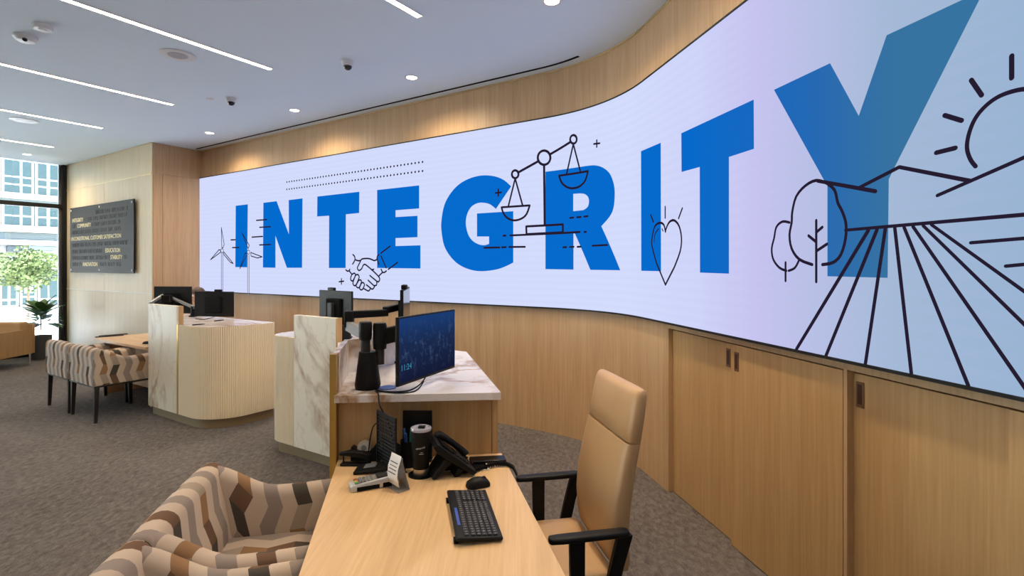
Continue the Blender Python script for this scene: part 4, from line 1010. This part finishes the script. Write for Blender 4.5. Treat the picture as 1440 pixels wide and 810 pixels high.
# upright black panel
q = Vector((-.47, 2.632)); t = thing('sign_stand', 'upright black panel stand behind the tumbler on the front desk', 'sign stand', v3(q, DZ), 0)
MB().box(-.073, .073, -.008, .0, 0, .245).build('panel', 'black_gloss', t, .002); MB().box(-.073, .073, -.04, .02, 0, .006).build('foot', 'black', t)
# tumbler on a coaster
p = atz(592, 667.5, DZ); t = thing('coaster', 'round black coaster under the tumbler', 'coaster', p); MB().lathe([(.001,0),(.058,0),(.058,.004),(.001,.004)], n=32).build('pad', 'black_matte', t)
t = thing('tumbler', 'black travel tumbler with white lettering and a shiny lid', 'tumbler', p+Vector((0, 0, .004)))
MB().lathe([(.001,0),(.034,0),(.0355,.004),(.036,.03),(.001,.03)], n=32).build('steel_base', 'steel', t)
MB().lathe([(.036,.03),(.037,.032),(.0475,.20),(.0475,.207),(.001,.207)], n=32).build('body', 'black', t)
ld = MB().lathe([(.048,.203),(.049,.209),(.047,.215),(.040,.217),(.037,.212),(.001,.212)], n=32).build('lid', 'lid', t)
MB().box(-.012, .02, -.014, .014, .212, .221).build('slider', 'black_gloss', ld, .003)
def on_cup(a, z): r = .037+(.0475-.037)*(z-.032)/.168+.0006; return Vector((r*math.sin(a), -r*math.cos(a), z))
ink = MB()
random.seed(3); pts = []
for k in range(24): pts.append(on_cup(-.35+k*.040, .128+.0045*(1 if k % 2 else -1)*random.uniform(.5, 1)+k*.0003))
ink.tube(pts, .0011, 4)
ink.tube([on_cup(.10+k*.05, .112) for k in range(6)], .0007, 4); ink.tube([on_cup(-.02+k*.07, .105) for k in range(8)], .0008, 4)
tag(ink.build('lettering', 'white', t), kind='stuff')
# desk phone
p = atz(634, 664, DZ); ph = thing('desk_phone', 'black desk phone on a slanted stand beside the tumbler', 'telephone', p, rz_of(R)+.12)     # +y towards the user
def slab(x0, x1, prof, name, m, par, bev=.004):
    mb = MB(); mb.loft([[Vector((x, y, z)) for y, z in prof] for x in (x0, x1)]); return mb.build(name, m, par, bev)
body = slab(-.09, .09, [(.105,.018),(-.075,.165),(-.095,.150),(-.08,.125),(.085,.006)], 'body', 'black', ph)
slab(-.07, .07, [(-.04,.09),(-.10,.004),(-.085,0),(-.005,.07)], 'stand', 'black', ph); slab(-.07, .07, [(.02,.045),(.0,.0),(.02,0),(.05,.03)], 'stand', 'black', ph)
Mx = Matrix.Translation((0, .015, .0935)) @ Matrix.Rotation(-math.atan2(.147, .18), 4, 'X')
MB().box(-.03, .07, -.09, -.02, 0, .006, Mx).build('display', 'black_gloss', body); 
m = MB()
for r in range(4):
    for c in range(4): m.box(-.025+c*.022, -.010+c*.022, .0+r*.019, .012+r*.019, 0, .005, Mx)
tag(m.build('buttons', 'dark_grey', body), kind='stuff')
hs = MB(); hs.tube([Mx @ Vector((-.07, y, z-.014)) for y, z in ((-.095,.012),(-.085,.026),(-.05,.032),(0,.034),(.05,.032),(.08,.026),(.09,.012))], [.018,.021,.016,.015,.016,.021,.018], 10); hs.build('handset', 'black', ph)
# black flat device and curly cord
p = atz(687, 648.5, DZ); t = thing('power_bank', 'flat black device at the back right corner of the front desk', 'device', p, .12); MB().box(-.095, .085, -.035, .035, 0, .016).build('case', 'black_gloss', t, .005); MB().cyl((-.08,-.036,.008), (-.08,-.034,.008), .003).build('indicator', 'red_key', t)
pts = [atz(650, 663, DZ+.012), atz(668, 661, DZ+.012), atz(684, 655, DZ+.014), atz(700, 652, DZ+.014), atz(713, 652, DZ+.012), atz(722, 657, DZ+.004), atz(727, 668, DZ-.03)]
fine = []
for i in range(len(pts)-1):
    for j in range(24): fine.append(pts[i].lerp(pts[i+1], j/24))
fine = [q+Vector((0, .008*math.cos(k*1.25), .008*math.sin(k*1.25))) for k, q in enumerate(fine)]
tag(MB().tube(fine, .0042, 6).build('phone_cord', 'black'), 'coiled black phone cord running over the desk edge', 'cord')
# ------------------------------------------------------------------ seating and plant by the window
sf = thing('lounge_chair', 'tan lounge chair by the window at the left edge', 'lounge chair', v3((-8.35, 9.2), 0), rz_of((.094, -1.)))   # +y towards the camera, local -x to the right of picture
MB().box(0, .035, 0, .85, .19, .62).build('side_panel', 'sofa_tan', sf, .006); MB().box(.80, .835, 0, .85, .19, .62).build('side_panel', 'sofa_tan', sf, .006)
MB().box(.035, .80, .0, .82, .19, .30).build('seat_base', 'sofa_tan', sf, .006); MB().box(.04, .795, .12, .84, .30, .44).build('seat_cushion', 'tan_leather', sf, .03, 3)
MB().box(.10, .795, -.06, .14, .28, .745).build('back_cushion', 'tan_leather', sf, .03, 3); MB().box(.03, .80, -.10, -.05, .19, .70).build('back_panel', 'sofa_tan', sf, .006)
for x in (.02, .815):
    for y in (.03, .80): MB().cyl((x, y, 0), (x, y, .19), .008, .012).build('leg', 'steel', sf)
pp = atz(60, 504, 0); pt = thing('potted_plant', 'rubber plant with broad green leaves in a dark grey pot', 'potted plant', (pp.x-.02, pp.y-.02, 0))
MB().lathe([(.001,0),(.13,0),(.16,.20),(.165,.43),(.145,.43),(.14,.39),(.001,.39)], n=28).build('pot', 'pot', pt); MB().lathe([(.001,.39),(.14,.39),(.12,.40),(.001,.405)]).build('soil', 'soil', pt)
MB().tube([(0,0,.40),(.01,0,.55),(-.005,.01,.72),(.01,0,.86)], [.012,.011,.010,.007], 7).build('stem', 'bark', pt)
random.seed(11)
lf = MB(); n = 7; ringsL = []
for k in range(n):
    u = k/(n-1); w = .001+.085*math.sin(math.pi*min(1, u*.93+.04))**.8; z = -.10*u*u+.02*u
    ringsL.append([Vector((-w, u*.30, z+.012)), Vector((0, u*.30, z)), Vector((w, u*.30, z+.012))])
lf.loft(ringsL, closed=False); lme = lf.mesh('leaf', 60); lme.materials.append(MATS['leaf'])
for k in range(34):
    a = k*2.4; z = .62+.26*(k/34); el = .0+1.15*(k/34)+random.uniform(-.25, .2); s = random.uniform(.8, 1.1)
    ob = bpy.data.objects.new('leaf', lme); COL.objects.link(ob); ob.parent = pt
    ob.matrix_local = Matrix.Translation((.03*math.cos(a+1.57), .03*math.sin(a+1.57), z)) @ Matrix.Rotation(a, 4, 'Z') @ Matrix.Rotation(el, 4, 'X') @ Matrix.Translation((0, .05, 0)) @ Matrix.Scale(s, 4)
# ------------------------------------------------------------------ the street outside
og = [WC-B*.2+C*14, WC-B*.2-C*30, WC-B*40-C*30, WC-B*40+C*14]
struct(MB().prism([(p.x, p.y) for p in og], -.2, -.02).build('ground_outside', 'pavement'))
P0 = WC-B*14.0; FN = B                                # facade faces the window
def ft(px):
    k = (px-CX)/F; return (k*P0.y-P0.x)/(C.x-k*C.y)
def fz(px, py): q = P0+C*ft(px); return EYE-(py-HY)/F*q.y
bl = thing('office_building', 'pale blue and stone office building across the street', 'building', v3(P0, 0)); o = Vector(bl.location)
def fbox(px0, px1, py0, py1, d0, d1, name, m, par=bl, ref=None):
    x = ref if ref is not None else (px0+px1)/2; z1, z0 = fz(x, py0), fz(x, py1); a, b = ft(px0), ft(px1)
    return MB().prism(locp([P0+C*a+FN*d0, P0+C*b+FN*d0, P0+C*b+FN*d1, P0+C*a+FN*d1], o), z0, z1).build(name, m, par)
MB().prism(locp([P0-C*14, P0+C*14, P0+C*14-FN*.5, P0-C*14-FN*.5], o), fz(40, 326), 14).build('upper_wall', 'facade', bl)
MB().prism(locp([P0-C*14, P0+C*14, P0+C*14-FN*.5, P0-C*14-FN*.5], o), -.1, fz(40, 326)).build('ground_wall', 'stone', bl)
def band(py0, py1, d, m, nm='cornice'):
    MB().prism(locp([P0-C*14, P0+C*14, P0+C*14+FN*d, P0-C*14+FN*d], o), fz(40, py1), fz(40, py0)).build(nm, m, bl)
band(273, 281, .12, 'sash'); band(318, 327, .15, 'sash'); band(338, 345, .12, 'sash'); band(371, 379, .10, 'stone'); band(430, 436, .1, 'stone')
def win(px0, px1, rows, x_ref, m='outside_glass'):
    a, b = ft(px0), ft(px1); zt, zb = fz(x_ref, rows[0][0])+.05, fz(x_ref, rows[-1][1])-.05
    f = MB().prism(locp([P0+C*(a-.07), P0+C*(b+.07), P0+C*(b+.07)+FN*.05, P0+C*(a-.07)+FN*.05], o), zb, zt).build('window', 'sash', bl)
    for r0, r1 in rows:
        z1, z0 = fz(x_ref, r0), fz(x_ref, r1)
        MB().prism(locp([P0+C*a+FN*.05, P0+C*b+FN*.05, P0+C*b+FN*.06, P0+C*a+FN*.06], o), z0, z1).build('pane', m, f)
for x0, x1 in ((-34,-20), (-16,-3), (5.5,17.5), (18,27), (31,43.5), (52.5,65), (69.5,82), (88,104), (110,125)):
    win(x0, x1, [(223,249), (251.5,259.5), (262,272)], 36); win(x0, x1, [(287.5,303), (305.5,317)], 36)
for x0, x1 in ((-30,-10), (2,10), (14,22), (56,66), (69,80), (88,100)): win(x0, x1, [(382,389), (391.5,420), (423,429)], 15 if x0 < 40 else 45)
dr = fbox(28, 51, 384, 433, 0, .05, 'entrance_door', 'sash'); fbox(31, 48, 394, 416, .05, .06, 'pane', 'outside_glass', dr); fbox(31, 48, 418.5, 428, .05, .06, 'pane', 'outside_glass', dr); fbox(33.5, 46, 401, 412, .06, .065, 'notice', 'notice', dr)
fbox(9, 32, 346, 354, 0, .10, 'sign_board', 'sign_dark'); fbox(40, 75, 346, 352, 0, .06, 'sign_board', 'facade')
for k in range(6): fbox(-20, 100, 328+k*1.7, 328.9+k*1.7, 0, .04, 'stone_course', 'facade', bl, 40)
tp = P0+C*ft(50)+B*4.5; tree = thing('street_tree', 'leafy green street tree outside the window', 'tree', v3((-15.6, 17.0), 0))
MB().tube([(0,0,-.02),(.04,0,.6),(0,.04,1.2),(.06,0,1.9)], [.05,.04,.035,.02], 8).build('trunk', 'bark', tree)
random.seed(5); m = MB()
for k in range(2500):
    while True:
        v = Vector((random.uniform(-1,1), random.uniform(-1,1), random.uniform(-1,1)))
        if .15 < v.length < 1: break
    lump = .75+.25*math.sin(v.x*5+1)*math.cos(v.z*6)
    c = Vector((v.x*1.05*lump, v.y*1.05*lump, 1.62+v.z*.82*lump)); a = Vector((random.gauss(0,1), random.gauss(0,1), random.gauss(0,1))).normalized()*.055; b = a.orthogonal().normalized()*.04
    m.add([c-a, c+b, c+a, c-b], [(0,1,2,3)])
tag(m.build('foliage', 'leaf_outdoor', tree), kind='stuff')
